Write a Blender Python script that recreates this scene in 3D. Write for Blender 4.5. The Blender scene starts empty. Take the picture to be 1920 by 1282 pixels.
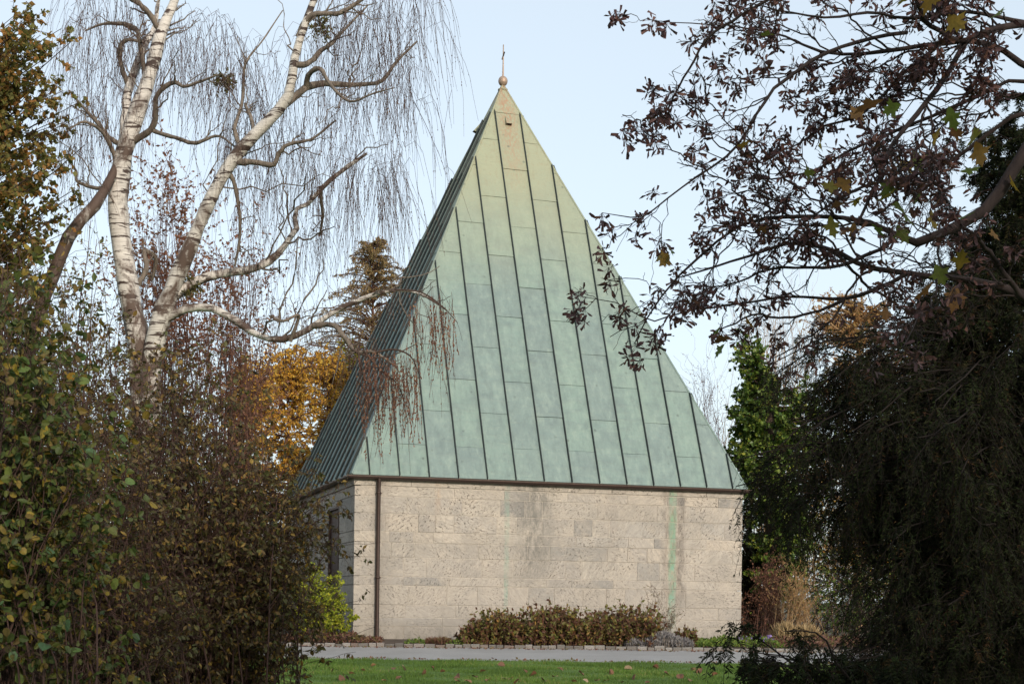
import bpy, math
import numpy as np
from mathutils import Matrix, Vector, Euler
R_ = math.radians
sc = bpy.context.scene
col = sc.collection
rng = np.random.default_rng(7)

# ------------------------------------------------------------------ camera, sky, sun, exposure
F, HZ, PHI = 2758.0, 1130.0, 0.0126          # focal length and horizon row in photo pixels, slight roll
EYE = 0.95                                   # eye above the chapel's base
cam_d = bpy.data.cameras.new('camera'); cam = bpy.data.objects.new('camera', cam_d); col.objects.link(cam)
cam_d.sensor_fit = 'HORIZONTAL'; cam_d.sensor_width = 36.0; cam_d.lens = F / 1920 * 36
cam_d.shift_y = (HZ - 641) / 1920
cam_d.clip_end = 3000; cam_d.clip_start = 0.1
cam.matrix_world = Matrix.Translation((0, 0, EYE)) @ Matrix.Rotation(R_(90), 4, 'X') @ Matrix.Rotation(PHI, 4, 'Z')
sc.camera = cam

SUN_AZ, SUN_EL = R_(25), R_(20)              # azimuth measured from straight behind the camera towards the right
to_sun = Vector((math.sin(SUN_AZ) * math.cos(SUN_EL), -math.cos(SUN_AZ) * math.cos(SUN_EL), math.sin(SUN_EL)))
world = bpy.data.worlds.new('World'); sc.world = world; world.use_nodes = True
wn = world.node_tree.nodes; wl = world.node_tree.links
bg = wn['Background']
sky = wn.new('ShaderNodeTexSky'); sky.sky_type = 'NISHITA'; sky.sun_disc = False
sky.sun_elevation = SUN_EL
sky.sun_rotation = math.atan2(to_sun.x, to_sun.y)
sky.air_density = 1.0; sky.dust_density = 2.2; sky.ozone_density = 1.2
hsv = wn.new('ShaderNodeHueSaturation'); hsv.inputs['Saturation'].default_value = 0.8
wl.new(sky.outputs[0], hsv.inputs['Color'])
veil = wn.new('ShaderNodeMix'); veil.data_type = 'RGBA'; veil.inputs[0].default_value = 0.55    # thin even veil of high cloud
veil.inputs[7].default_value = (4.35, 4.85, 5.1, 1); wl.new(hsv.outputs[0], veil.inputs[6]); wl.new(veil.outputs[2], bg.inputs['Color'])
bg.inputs['Strength'].default_value = 0.15
sun_d = bpy.data.lights.new('sun', 'SUN'); sun_d.energy = 2.05; sun_d.angle = R_(2.0); sun_d.color = (1.0, 0.87, 0.72)
sun = bpy.data.objects.new('sun', sun_d); col.objects.link(sun)
sun.rotation_euler = to_sun.to_track_quat('Z', 'Y').to_euler()
vs = sc.view_settings; vs.view_transform = 'Standard'; vs.look = 'None'; vs.gamma = 1.0; vs.exposure = 0.52; vs.use_curve_mapping = False

# ------------------------------------------------------------------ helpers
cP, sP = math.cos(PHI), math.sin(PHI)
def W(px, py, d):
    """photo pixel at depth d -> world point"""
    dx, dy = px - 960, py - HZ
    X = cP * dx + sP * dy; Y = -sP * dx + cP * dy
    return np.array([X / F * d, d, EYE - Y / F * d])
def zg(y):
    """ground height by depth"""
    return np.interp(y, [-60, 20, 26, 31.5, 35.45, 35.6, 37.2, 60, 400], [-0.65, -0.65, -0.485, -0.295, -0.165, -0.10, 0, 0, 2.0])
def G(px, d):
    p = W(px, HZ, d); return np.array([p[0], d, float(zg(d))])

def link(o, parent=None):
    col.objects.link(o)
    if parent is not None: o.parent = parent
    return o
def mesh(name, V, Fs, mat=None, parent=None, vals=None, smooth=False, kind=None, off=None):
    """V (N,3); Fs array (M,k) or list of arrays"""
    V = np.asarray(V, dtype=np.float32).reshape(-1, 3)
    if off is not None: V = V - np.asarray(off, dtype=np.float32)
    if not isinstance(Fs, (list, tuple)): Fs = [Fs]
    Fs = [np.asarray(f, dtype=np.int32) for f in Fs if len(f)]
    me = bpy.data.meshes.new(name)
    me.vertices.add(len(V)); me.vertices.foreach_set('co', V.ravel())
    loops = np.concatenate([f.ravel() for f in Fs]); cnt = np.concatenate([np.full(len(f), f.shape[1], dtype=np.int32) for f in Fs])
    me.loops.add(len(loops)); me.loops.foreach_set('vertex_index', loops)
    me.polygons.add(len(cnt)); st = np.zeros(len(cnt), dtype=np.int32); st[1:] = np.cumsum(cnt)[:-1]
    me.polygons.foreach_set('loop_start', st); me.polygons.foreach_set('loop_total', cnt)
    me.polygons.foreach_set('use_smooth', np.full(len(cnt), bool(smooth)))
    if vals is not None:
        a = me.attributes.new('v', 'FLOAT', 'POINT'); a.data.foreach_set('value', np.asarray(vals, dtype=np.float32))
    me.update(calc_edges=True)
    if mat: me.materials.append(mat)
    o = bpy.data.objects.new(name, me)
    if kind: o['kind'] = kind
    return link(o, parent)
def thing(name, label, cat, loc=(0, 0, 0), rotz=0, group=None):
    o = bpy.data.objects.new(name, None); link(o); o.location = loc; o.rotation_euler = (0, 0, rotz)
    o.empty_display_size = 0.2
    o['label'] = label; o['category'] = cat
    if group: o['group'] = group
    return o
def tag(o, label, cat, group=None):
    o['label'] = label; o['category'] = cat
    if group: o['group'] = group
    return o

def unit(a):
    return a / np.maximum(np.linalg.norm(a, axis=-1, keepdims=True), 1e-9)
def resample(pts, K):
    pts = np.asarray(pts, float)
    n = len(pts)
    # Catmull-Rom then even arc length
    P = np.vstack([2 * pts[0] - pts[1], pts, 2 * pts[-1] - pts[-2]])
    out = []
    for i in range(1, n):
        t = np.linspace(0, 1, 8, endpoint=False)[:, None]
        p0, p1, p2, p3 = P[i - 1], P[i], P[i + 1], P[i + 2]
        out.append(0.5 * ((2 * p1) + (-p0 + p2) * t + (2 * p0 - 5 * p1 + 4 * p2 - p3) * t ** 2 + (-p0 + 3 * p1 - 3 * p2 + p3) * t ** 3))
    out = np.vstack(out + [pts[-1:]])
    L = np.r_[0, np.cumsum(np.linalg.norm(np.diff(out[:, :3], axis=0), axis=1))]
    s = np.linspace(0, L[-1], K)
    return np.stack([np.interp(s, L, out[:, k]) for k in range(out.shape[1])], 1)
def tubes(P, R, n=4, jit=0.0):
    """P (M,K,3), R (M,K) -> verts, quads"""
    M, K, _ = P.shape
    T = unit(np.gradient(P, axis=1))
    ref = np.where(np.abs(T[..., 2:3]) > 0.9, np.array([1.0, 0, 0]), np.array([0, 0, 1.0]))
    A = unit(np.cross(T, ref)); B = np.cross(T, A)
    if n > 4:   # keep frames from flipping on thick stems
        for k in range(1, K):
            a = A[:, k - 1] - T[:, k] * np.sum(A[:, k - 1] * T[:, k], -1, keepdims=True)
            A[:, k] = unit(a); B[:, k] = np.cross(T[:, k], A[:, k])
    an = np.arange(n) / n * 2 * np.pi
    rr = R[..., None] * (1 + jit * rng.standard_normal((M, K, n))) if jit else np.repeat(R[..., None], n, 2)
    V = P[:, :, None, :] + rr[..., None] * (np.cos(an)[None, None, :, None] * A[:, :, None, :] + np.sin(an)[None, None, :, None] * B[:, :, None, :])
    idx = np.arange(M * K * n).reshape(M, K, n)
    a = idx[:, :-1, :]; b = np.roll(a, -1, 2); d = idx[:, 1:, :]; c = np.roll(d, -1, 2)
    return V.reshape(-1, 3), np.stack([a, b, c, d], -1).reshape(-1, 4)
def tube_obj(name, P, R, mat, parent, n=4, jit=0.0, kind=None, off=None):
    V, Q = tubes(np.asarray(P, float), np.asarray(R, float), n, jit)
    return mesh(name, V, Q, mat, parent, smooth=n > 3, kind=kind, off=off)
def children(P, R, n, t0=0.2, t1=1.0, ang=(35, 65), lf=(0.4, 0.7), droop=0.0, wig=0.08, K=6, rr=0.5, rtip=0.3, lmin=None, up=0.0):
    """n side branches per polyline"""
    M, K0, _ = P.shape
    t = rng.uniform(t0, t1, (M, n)); x = t * (K0 - 1); i = np.clip(x.astype(int), 0, K0 - 2); fr = (x - i)[..., None]
    m = np.arange(M)[:, None]
    S = P[m, i] * (1 - fr) + P[m, i + 1] * fr
    T = unit(P[m, i + 1] - P[m, i])
    rad = R[m, i] * (1 - fr[..., 0]) + R[m, i + 1] * fr[..., 0]
    L0 = np.linalg.norm(np.diff(P, axis=1), axis=2).sum(1)
    q = rng.standard_normal((M, n, 3)); q -= T * np.sum(q * T, -1, keepdims=True); q = unit(q)
    a = np.radians(rng.uniform(*ang, (M, n)))[..., None]
    D = unit(np.cos(a) * T + np.sin(a) * q + np.array([0, 0, up]))
    L = rng.uniform(*lf, (M, n)) * L0[:, None] * (1.15 - 0.6 * t)
    if lmin is not None: L = np.maximum(L, lmin)
    return shoots(S.reshape(-1, 3), D.reshape(-1, 3), L.ravel(), (rad * rr).ravel(), droop, wig, K, rtip)
def shoots(S, D, L, r, droop=0.0, wig=0.08, K=6, rtip=0.3):
    N = len(S); k = np.linspace(0, 1, K)
    P = S[:, None, :] + D[:, None, :] * (L[:, None] * k)[..., None]
    P[..., 2] -= droop * L[:, None] * k ** 2
    w = rng.standard_normal((N, K, 3)) * (wig * L)[:, None, None] / K
    w[:, 0] = 0
    P = P + np.cumsum(w, axis=1)
    R = np.asarray(r)[:, None] * (1 - (1 - rtip) * k)
    return P, R
def points_on(P, n, t0=0.15, t1=1.0):
    M, K, _ = P.shape
    t = rng.uniform(t0, t1, (M, n)); x = t * (K - 1); i = np.clip(x.astype(int), 0, K - 2); fr = (x - i)[..., None]
    m = np.arange(M)[:, None]
    S = P[m, i] * (1 - fr) + P[m, i + 1] * fr
    T = unit(P[m, i + 1] - P[m, i])
    return S.reshape(-1, 3), T.reshape(-1, 3)
# leaf shapes: x across, y along, z normal
LEAF_OVAL = (np.array([(0, 0, 0), (-.24, .28, .05), (0, .3, 0), (.24, .28, .05), (-.26, .6, .04), (0, .62, -.02), (.26, .6, .04), (0, 1, -.1)]),
             np.array([(0, 2, 1, 1), (0, 3, 2, 2), (1, 2, 5, 4), (2, 3, 6, 5), (4, 5, 7, 7), (5, 6, 7, 7)]))
LEAF_ROUND = (np.array([(0, 0, 0), (-.34, .12, .06), (0, .3, 0), (.34, .12, .06), (-.44, .5, .08), (0, .6, -.03), (.44, .5, .08), (-.26, .85, .02), (.26, .85, .02), (0, 1.02, -.08)]),
              np.array([(0, 2, 1, 1), (0, 3, 2, 2), (1, 2, 5, 4), (2, 3, 6, 5), (4, 5, 7, 7), (5, 6, 8, 8), (5, 8, 9, 7)]))
LEAF_DIA = (np.array([(0, 0, 0), (-.27, .45, .04), (.27, .45, .04), (0, 1, -.05)]), np.array([(0, 2, 3, 1)]))
LEAF_KEY = (np.array([(-.05, 0, 0), (.05, 0, 0), (-.17, .55, .06), (.1, .5, 0), (-.1, 1, -.05), (.12, .95, .08)]), np.array([(0, 1, 3, 2), (2, 3, 5, 4)]))
def _tri_fix(Fc):
    q = [f for f in Fc if len(set(f)) == 4]; t = [f[:3] for f in Fc if len(set(f)) == 3]
    return np.array(q, int).reshape(-1, 4), np.array(t, int).reshape(-1, 3)
def leaves(S, D, size, tpl, mat, parent, name='leaves', kind='stuff', off=None, vals=None, wx=1.0, nrm=None, obj=True):
    N = len(S); V0, F0 = tpl
    Y = unit(D); Nn = rng.standard_normal((N, 3)) if nrm is None else nrm
    X = unit(np.cross(Y, Nn)); Z = np.cross(X, Y)
    s = np.asarray(size).reshape(-1, 1, 1) * np.ones((N, 1, 1))
    V = S[:, None, :] + s * (V0[None, :, 0:1] * wx * X[:, None, :] + V0[None, :, 1:2] * Y[:, None, :] + V0[None, :, 2:3] * Z[:, None, :])
    q, t = _tri_fix([tuple(f) for f in F0]); nv = len(V0); o = (np.arange(N) * nv)[:, None, None]
    Fs = []
    if len(q): Fs.append((q[None] + o).reshape(-1, 4))
    if len(t): Fs.append((t[None] + o).reshape(-1, 3))
    if vals is None: vals = rng.random(N)
    if not obj: return V.reshape(-1, 3), Fs, np.repeat(vals, nv)
    return mesh(name, V.reshape(-1, 3), Fs, mat, parent, vals=np.repeat(vals, nv), kind=kind, off=off)
def droopdirs(T, down=0.8, spread=0.8):
    return unit(T * 0.5 + spread * rng.standard_normal(T.shape) + np.array([0, 0, -down]))
def merge(*PR):
    return np.concatenate([p for p, r in PR]), np.concatenate([r for p, r in PR])
def in_ellipsoids(ells, n):
    """ells: list of (cx,cy,cz,rx,ry,rz,weight); points biased to the outside"""
    w = np.array([e[6] for e in ells], float); w /= w.sum()
    k = rng.choice(len(ells), n, p=w); e = np.array([x[:6] for x in ells])[k]
    u = unit(rng.standard_normal((n, 3))) * (rng.random((n, 1)) ** (1 / 2.6))
    return e[:, :3] + u * e[:, 3:6]

# ------------------------------------------------------------------ materials
def new_mat(name):
    m = bpy.data.materials.new(name); m.use_nodes = True
    nt = m.node_tree; return m, nt, nt.nodes, nt.links, nt.nodes['Principled BSDF']
def ramp(N, stops, interp='LINEAR'):
    r = N.new('ShaderNodeValToRGB'); r.color_ramp.interpolation = interp
    el = r.color_ramp.elements
    while len(el) < len(stops): el.new(0.5)
    for e, (p, c) in zip(el, stops): e.position = p; e.color = (*c, 1) if len(c) == 3 else c
    return r
def noise(N, L, vec, scale, detail=4, rough=0.6, dist=0.0):
    n = N.new('ShaderNodeTexNoise'); n.inputs['Scale'].default_value = scale; n.inputs['Detail'].default_value = detail
    n.inputs['Roughness'].default_value = rough; n.inputs['Distortion'].default_value = dist
    if vec is not None: L.new(vec, n.inputs['Vector'])
    return n
def mapping(N, L, vec, scale=(1, 1, 1), loc=(0, 0, 0), rot=(0, 0, 0)):
    m = N.new('ShaderNodeMapping'); m.inputs['Scale'].default_value = scale; m.inputs['Location'].default_value = loc; m.inputs['Rotation'].default_value = rot
    L.new(vec, m.inputs['Vector']); return m.outputs[0]
def mix(N, L, fac, a, b, mode='MIX'):
    m = N.new('ShaderNodeMix'); m.data_type = 'RGBA'; m.blend_type = mode
    for s, v in ((m.inputs[0], fac), (m.inputs[6], a), (m.inputs[7], b)):
        if isinstance(v, (int, float)): s.default_value = v
        elif isinstance(v, tuple): s.default_value = (*v, 1)
        else: L.new(v, s)
    return m.outputs[2]
def math_(N, L, op, a, b=None, clamp=False):
    m = N.new('ShaderNodeMath'); m.operation = op; m.use_clamp = clamp
    for s, v in ((m.inputs[0], a), (m.inputs[1], b)):
        if v is None: continue
        if isinstance(v, (int, float)): s.default_value = v
        else: L.new(v, s)
    return m.outputs[0]
def mrange(N, L, v, a, b, c=0.0, d=1.0):
    m = N.new('ShaderNodeMapRange'); m.clamp = True
    m.inputs[1].default_value = a; m.inputs[2].default_value = b; m.inputs[3].default_value = c; m.inputs[4].default_value = d
    L.new(v, m.inputs[0]); return m.outputs[0]
def bump(N, L, h, strength, dist, B):
    b = N.new('ShaderNodeBump'); b.inputs['Strength'].default_value = strength; b.inputs['Distance'].default_value = dist
    L.new(h, b.inputs['Height']); L.new(b.outputs[0], B.inputs['Normal'])

def leaf_mat(name, stops, trans=0.3, rough=0.55, by_object=False):
    m, nt, N, L, B = new_mat(name)
    if by_object: src = N.new('ShaderNodeObjectInfo').outputs['Random']
    else:
        a = N.new('ShaderNodeAttribute'); a.attribute_name = 'v'; src = a.outputs['Fac']
    r = ramp(N, stops); L.new(src, r.inputs[0])
    g = N.new('ShaderNodeNewGeometry'); n = noise(N, L, g.outputs['Position'], 45, 3)
    c = mix(N, L, mrange(N, L, n.outputs[0], 0.35, 0.75, 0.0, 0.45), r.outputs[0], (0.05, 0.03, 0.015))
    L.new(c, B.inputs['Base Color']); B.inputs['Roughness'].default_value = rough
    B.inputs['Specular IOR Level'].default_value = 0.3
    if trans:
        t = N.new('ShaderNodeBsdfTranslucent'); L.new(c, t.inputs['Color'])
        ms = N.new('ShaderNodeMixShader'); ms.inputs[0].default_value = trans
        L.new(B.outputs[0], ms.inputs[1]); L.new(t.outputs[0], ms.inputs[2]); L.new(ms.outputs[0], N['Material Output'].inputs[0])
    return m
def bark_mat(name, c1, c2, scale=(14, 14, 4), rough=0.9):
    m, nt, N, L, B = new_mat(name)
    g = N.new('ShaderNodeNewGeometry'); v = mapping(N, L, g.outputs['Position'], scale)
    n = noise(N, L, v, 1.0, 6, 0.7); r = ramp(N, [(0.3, c1), (0.7, c2)]); L.new(n.outputs[0], r.inputs[0])
    L.new(r.outputs[0], B.inputs['Base Color']); B.inputs['Roughness'].default_value = rough
    B.inputs['Specular IOR Level'].default_value = 0.2
    bump(N, L, n.outputs[0], 0.6, 0.02, B)
    return m
def plain(name, c, rough=0.6, metal=0.0, var=0.25, scale=8):
    m, nt, N, L, B = new_mat(name)
    g = N.new('ShaderNodeNewGeometry'); n = noise(N, L, g.outputs['Position'], scale, 5, 0.65)
    r = ramp(N, [(0.3, tuple(x * (1 - var) for x in c)), (0.7, tuple(x * (1 + var) for x in c))]); L.new(n.outputs[0], r.inputs[0])
    L.new(r.outputs[0], B.inputs['Base Color']); B.inputs['Roughness'].default_value = rough; B.inputs['Metallic'].default_value = metal
    bump(N, L, n.outputs[0], 0.15, 0.01, B)
    return m

M = {}
M['bark_dark'] = bark_mat('bark_dark', (0.035, 0.024, 0.02), (0.085, 0.06, 0.048))
M['bark_yew'] = bark_mat('bark_yew', (0.01, 0.008, 0.007), (0.025, 0.018, 0.015))
M['bark_maple'] = bark_mat('bark_maple', (0.022, 0.016, 0.016), (0.06, 0.044, 0.04))
M['bark_red'] = bark_mat('bark_red', (0.07, 0.035, 0.028), (0.14, 0.075, 0.055))
M['bark_tan'] = bark_mat('bark_tan', (0.18, 0.11, 0.06), (0.36, 0.25, 0.14))
M['twig'] = bark_mat('twig', (0.05, 0.03, 0.026), (0.11, 0.068, 0.056))
M['twig_red'] = bark_mat('twig_red', (0.045, 0.026, 0.022), (0.1, 0.058, 0.048))
M['bark_grey'] = bark_mat('bark_grey', (0.09, 0.075, 0.06), (0.24, 0.2, 0.165))

# birch bark: white, broken by dark bands and rough patches
m, nt, N, L, B = new_mat('birch_bark'); M['birch'] = m
g = N.new('ShaderNodeNewGeometry')
n1 = noise(N, L, mapping(N, L, g.outputs['Position'], (2.2, 2.2, 13)), 1.0, 5, 0.65, 0.5)
n2 = noise(N, L, mapping(N, L, g.outputs['Position'], (2.4, 2.4, 1.5)), 1.0, 6, 0.7, 0.6)
n3 = noise(N, L, mapping(N, L, g.outputs['Position'], (3, 3, 60)), 1.0, 3, 0.6)
base = ramp(N, [(0.25, (0.38, 0.35, 0.32)), (0.6, (0.62, 0.59, 0.55))]); L.new(n3.outputs[0], base.inputs[0])
c = mix(N, L, mrange(N, L, n1.outputs[0], 0.525, 0.57), base.outputs[0], (0.055, 0.036, 0.03))
at = N.new('ShaderNodeAttribute'); at.attribute_name = 'v'
th = math_(N, L, 'ADD', n2.outputs[0], math_(N, L, 'MULTIPLY', at.outputs['Fac'], 0.3))
c = mix(N, L, mrange(N, L, th, 0.5, 0.62), c, (0.085, 0.055, 0.042))
L.new(c, B.inputs['Base Color']); B.inputs['Roughness'].default_value = 0.75
bump(N, L, n2.outputs[0], 0.5, 0.03, B)

M['metal_brown'] = plain('brown_metal', (0.055, 0.036, 0.03), 0.45, 0.5, 0.25, 20)
M['bronze'] = plain('bronze_door', (0.06, 0.033, 0.027), 0.55, 0.3, 0.3, 12)
M['glass'] = plain('dark_glass', (0.03, 0.035, 0.04), 0.12, 0.0, 0.1)
M['mortar'] = plain('mortar', (0.46, 0.42, 0.365), 0.95)
M['gilt'] = plain('weathered_gilt', (0.34, 0.25, 0.19), 0.5, 0.35, 0.25, 25)

# ------------------------------------------------------------------ setting
def grid_sheet(name, x0, x1, ys, mat, dz=0.0, nx=40, kind='structure', wav=0.0):
    xs = np.linspace(x0, x1, nx); X, Y = np.meshgrid(xs, ys); Z = zg(Y) + dz
    if wav: Z = Z + wav * np.sin(X * 1.3 + Y * 0.7) * np.cos(Y * 1.1 - X * .5)
    V = np.stack([X, Y, Z], -1).reshape(-1, 3); i = np.arange(len(ys) * nx).reshape(len(ys), nx)
    Q = np.stack([i[:-1, :-1], i[:-1, 1:], i[1:, 1:], i[1:, :-1]], -1).reshape(-1, 4)
    return mesh(name, V, Q, mat, smooth=True, kind=kind)
m, nt, N, L, B = new_mat('ground'); M['ground'] = m
g = N.new('ShaderNodeNewGeometry'); n = noise(N, L, g.outputs['Position'], 0.8, 8, 0.7)
r = ramp(N, [(0.3, (0.03, 0.045, 0.014)), (0.55, (0.06, 0.05, 0.025)), (0.75, (0.09, 0.06, 0.03))]); L.new(n.outputs[0], r.inputs[0])
L.new(r.outputs[0], B.inputs['Base Color']); B.inputs['Roughness'].default_value = 1
m, nt, N, L, B = new_mat('lawn'); M['lawn'] = m
g = N.new('ShaderNodeNewGeometry'); n = noise(N, L, g.outputs['Position'], 1.1, 8, 0.7)
r = ramp(N, [(0.3, (0.05, 0.1, 0.018)), (0.7, (0.085, 0.16, 0.03))]); L.new(n.outputs[0], r.inputs[0])
L.new(r.outputs[0], B.inputs['Base Color']); B.inputs['Roughness'].default_value = 1
m, nt, N, L, B = new_mat('path'); M['path'] = m
g = N.new('ShaderNodeNewGeometry'); n = noise(N, L, g.outputs['Position'], 70, 4, 0.7); n2 = noise(N, L, g.outputs['Position'], 0.9, 6, 0.6)
r = ramp(N, [(0.3, (0.2, 0.197, 0.2)), (0.7, (0.38, 0.375, 0.37))]); L.new(n.outputs[0], r.inputs[0])
c = mix(N, L, mrange(N, L, n2.outputs[0], 0.35, 0.7, 0, 0.5), r.outputs[0], (0.2, 0.19, 0.18))
L.new(c, B.inputs['Base Color']); B.inputs['Roughness'].default_value = 0.95; bump(N, L, n.outputs[0], 0.4, 0.01, B)
M['soil'] = plain('soil', (0.06, 0.042, 0.03), 1.0, 0, 0.4, 5)
ys = np.r_[np.linspace(-60, 18, 14), np.linspace(20, 40, 41), np.linspace(45, 120, 10), [200, 400, 900]]
grid_sheet('ground', -700, 700, ys, M['ground'], -0.03, 60)
grid_sheet('lawn', -30, 30, np.linspace(-10, 31.6, 60), M['lawn'], 0.0, 60)
grid_sheet('path', -45, 45, np.linspace(31.5, 35.5, 9), M['path'], 0.004, 60, wav=0.004)
grid_sheet('flower_bed', -45, 45, np.linspace(35.5, 40, 12), M['soil'], -0.012, 60, wav=0.01)

# kerb of small granite setts
m, nt, N, L, B = new_mat('granite'); M['granite'] = m
oi = N.new('ShaderNodeObjectInfo'); g = N.new('ShaderNodeNewGeometry'); n = noise(N, L, g.outputs['Position'], 40, 4, 0.7)
r = ramp(N, [(0.0, (0.1, 0.092, 0.085)), (0.4, (0.19, 0.175, 0.16)), (0.75, (0.28, 0.265, 0.25)), (1.0, (0.16, 0.12, 0.1))]); L.new(oi.outputs['Random'], r.inputs[0])
c = mix(N, L, mrange(N, L, n.outputs[0], 0.4, 0.7, 0, 0.6), r.outputs[0], (0.1, 0.09, 0.075)); L.new(c, B.inputs['Base Color']); B.inputs['Roughness'].default_value = 0.9
bump(N, L, n.outputs[0], 0.5, 0.01, B)
def bevel_box(sx, sy, sz, b):
    """box centred in x,y, from z=0 to sz, with chamfered edges"""
    import bmesh
    bm = bmesh.new(); bmesh.ops.create_cube(bm, size=1.0)
    for v in bm.verts: v.co = Vector((v.co.x * sx, v.co.y * sy, (v.co.z + .5) * sz))
    if b: bmesh.ops.bevel(bm, geom=bm.edges[:], offset=b, segments=1, affect='EDGES')
    me = bpy.data.meshes.new('piece'); bm.to_mesh(me); bm.free(); return me
kerb = bpy.data.objects.new('kerb', None); link(kerb); kerb['kind'] = 'structure'; kerb.location = (0, 35.52, 0)
kme = [bevel_box(1.0, 0.13, 0.2, 0.018) for _ in range(1)][0]; kme.materials.append(M['granite'])
x = -7.5
while x < 9.5:
    w = rng.uniform(0.17, 0.27)
    o = bpy.data.objects.new('kerb_stone', kme); link(o, kerb)
    o.location = (x + w / 2, rng.normal(0, .008), -0.262 + rng.normal(0, .014)); o.scale = (w - 0.018, rng.uniform(.85, 1.1), 1)
    o.rotation_euler = (rng.normal(0, .03), rng.normal(0, .025), rng.normal(0, .03)); x += w
mesh('edging_joint', *(lambda V: (V, np.array([(0, 1, 2, 3)])))([(-45, 35.46, -.1), (45, 35.46, -.1), (45, 35.58, -.1), (-45, 35.58, -.1)]), M['soil'], kind='structure').name = 'kerb_bedding'

# ------------------------------------------------------------------ chapel (local frame: x along the front, y into the building, z up)
TH = 0.30246; A0 = np.array([-4.0464, 37.5]); SIDE = 10.89; EAVE_Z = 4.163; APEX = 16.533; OH = 0.0915
chapel = thing('chapel', 'stone chapel with a tall green copper pyramid roof and ball finial', 'chapel', (A0[0], A0[1], 0), TH)
cu, su = math.cos(TH), math.sin(TH)
def to_local(p): q = p[:2] - A0; return np.array([q[0] * cu + q[1] * su, -q[0] * su + q[1] * cu, p[2]])
def on_face(px, py, face):
    """photo pixel -> chapel-local point on front (y=0) or left (x=0) wall plane"""
    a = to_local(np.array([0, 0, EYE])); b = to_local(W(px, py, 10.0)); k = 1 if face == 'front' else 0
    t = -a[k] / (b[k] - a[k]); return a + (b - a) * t

# stone: tufa / travertine with bands, pits, per-block tone and copper run-off stains
m, nt, N, L, B = new_mat('travertine'); M['stone'] = m
oi = N.new('ShaderNodeObjectInfo'); tc = N.new('ShaderNodeTexCoord'); tc.object = chapel; P0 = tc.outputs['Object']
rv = N.new('ShaderNodeCombineXYZ'); L.new(math_(N, L, 'MULTIPLY', oi.outputs['Random'], 37.0), rv.inputs[0]); L.new(math_(N, L, 'MULTIPLY', oi.outputs['Random'], 91.0), rv.inputs[2])
va = N.new('ShaderNodeVectorMath'); va.operation = 'ADD'; L.new(P0, va.inputs[0]); L.new(rv.outputs[0], va.inputs[1]); Pv = va.outputs[0]
rot = N.new('ShaderNodeVectorRotate'); rot.rotation_type = 'Y_AXIS'; L.new(Pv, rot.inputs['Vector']); L.new(math_(N, L, 'MULTIPLY', math_(N, L, 'SINE', math_(N, L, 'MULTIPLY', oi.outputs['Random'], 60.0)), 1.0), rot.inputs['Angle'])
tone = ramp(N, [(0.0, (0.35, 0.325, 0.295)), (0.2, (0.42, 0.385, 0.34)), (0.5, (0.46, 0.42, 0.365)), (0.75, (0.45, 0.4, 0.34)), (0.86, (0.38, 0.36, 0.33)), (1.0, (0.24, 0.235, 0.225))])
L.new(oi.outputs['Random'], tone.inputs[0])
wv = noise(N, L, mapping(N, L, rot.outputs[0], (1.3, 1.3, 9)), 1.0, 5, 0.6, 1.6)
nb = noise(N, L, Pv, 2.0, 6, 0.65, 0.8); nf = noise(N, L, mapping(N, L, rot.outputs[0], (9, 9, 26)), 1.0, 6, 0.8, 0.5)
c = mix(N, L, mrange(N, L, wv.outputs[0], 0.44, 0.62, 0, 0.55), tone.outputs[0], (0.29, 0.27, 0.245))
c = mix(N, L, mrange(N, L, nb.outputs[0], 0.45, 0.65, 0, 0.55), c, (0.5, 0.44, 0.365))
c = mix(N, L, mrange(N, L, nf.outputs[0], 0.48, 0.68, 0, 0.5), c, (0.24, 0.215, 0.19))
c = mix(N, L, mrange(N, L, nf.outputs[0], 0.46, 0.34, 0, 0.45), c, (0.62, 0.56, 0.48))
pn = noise(N, L, mapping(N, L, rot.outputs[0], (15, 15, 26)), 1.0, 4, 0.75, 0.2); pm = noise(N, L, Pv, 1.3, 3, 0.6)
pit = math_(N, L, 'MULTIPLY', mrange(N, L, pn.outputs[0], 0.56, 0.62), mrange(N, L, pm.outputs[0], 0.36, 0.58))
c = mix(N, L, math_(N, L, 'MULTIPLY', pit, 0.92), c, (0.05, 0.04, 0.032))
sp = N.new('ShaderNodeSeparateXYZ'); L.new(P0, sp.inputs[0])
wob = noise(N, L, mapping(N, L, P0, (2.5, 2.5, 1.2)), 1.0, 5, 0.7)
# soft shade low on the wall, painted grey into the stone colour
low_shade = math_(N, L, 'MULTIPLY', mrange(N, L, math_(N, L, 'ADD', sp.outputs[2], math_(N, L, 'MULTIPLY', wob.outputs[0], -1.6)), -0.6, 1.7, 1, 0), 0.5)
c = mix(N, L, low_shade, c, (0.3, 0.285, 0.265))
def streak(x0, w, amt, colr, c, zlo=0.2, zhi=3.95, soft=0.5, off=0.0):
    d = math_(N, L, 'ABSOLUTE', math_(N, L, 'ADD', math_(N, L, 'ADD', sp.outputs[0], -x0 - off), math_(N, L, 'MULTIPLY', math_(N, L, 'SUBTRACT', wob.outputs[0], 0.5), w * 0.9)))
    k = mrange(N, L, d, w * soft, w, 1, 0)
    k = math_(N, L, 'MULTIPLY', k, mrange(N, L, sp.outputs[2], zlo, zlo + 0.8))
    k = math_(N, L, 'MULTIPLY', k, mrange(N, L, sp.outputs[1], 0.05, 0.1, 1, 0))
    k = math_(N, L, 'MULTIPLY', k, mrange(N, L, noise(N, L, mapping(N, L, P0, (7, 7, 2.4), (x0, 0, x0 + w * 30)), 1.0, 6, 0.75).outputs[0], 0.38, 0.58, 0.05, 1))
    return mix(N, L, math_(N, L, 'MULTIPLY', k, amt), c, colr)
s1 = on_face(950, 1000, 'front')[0]; s2 = on_face(1261, 1000, 'front')[0]
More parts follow.
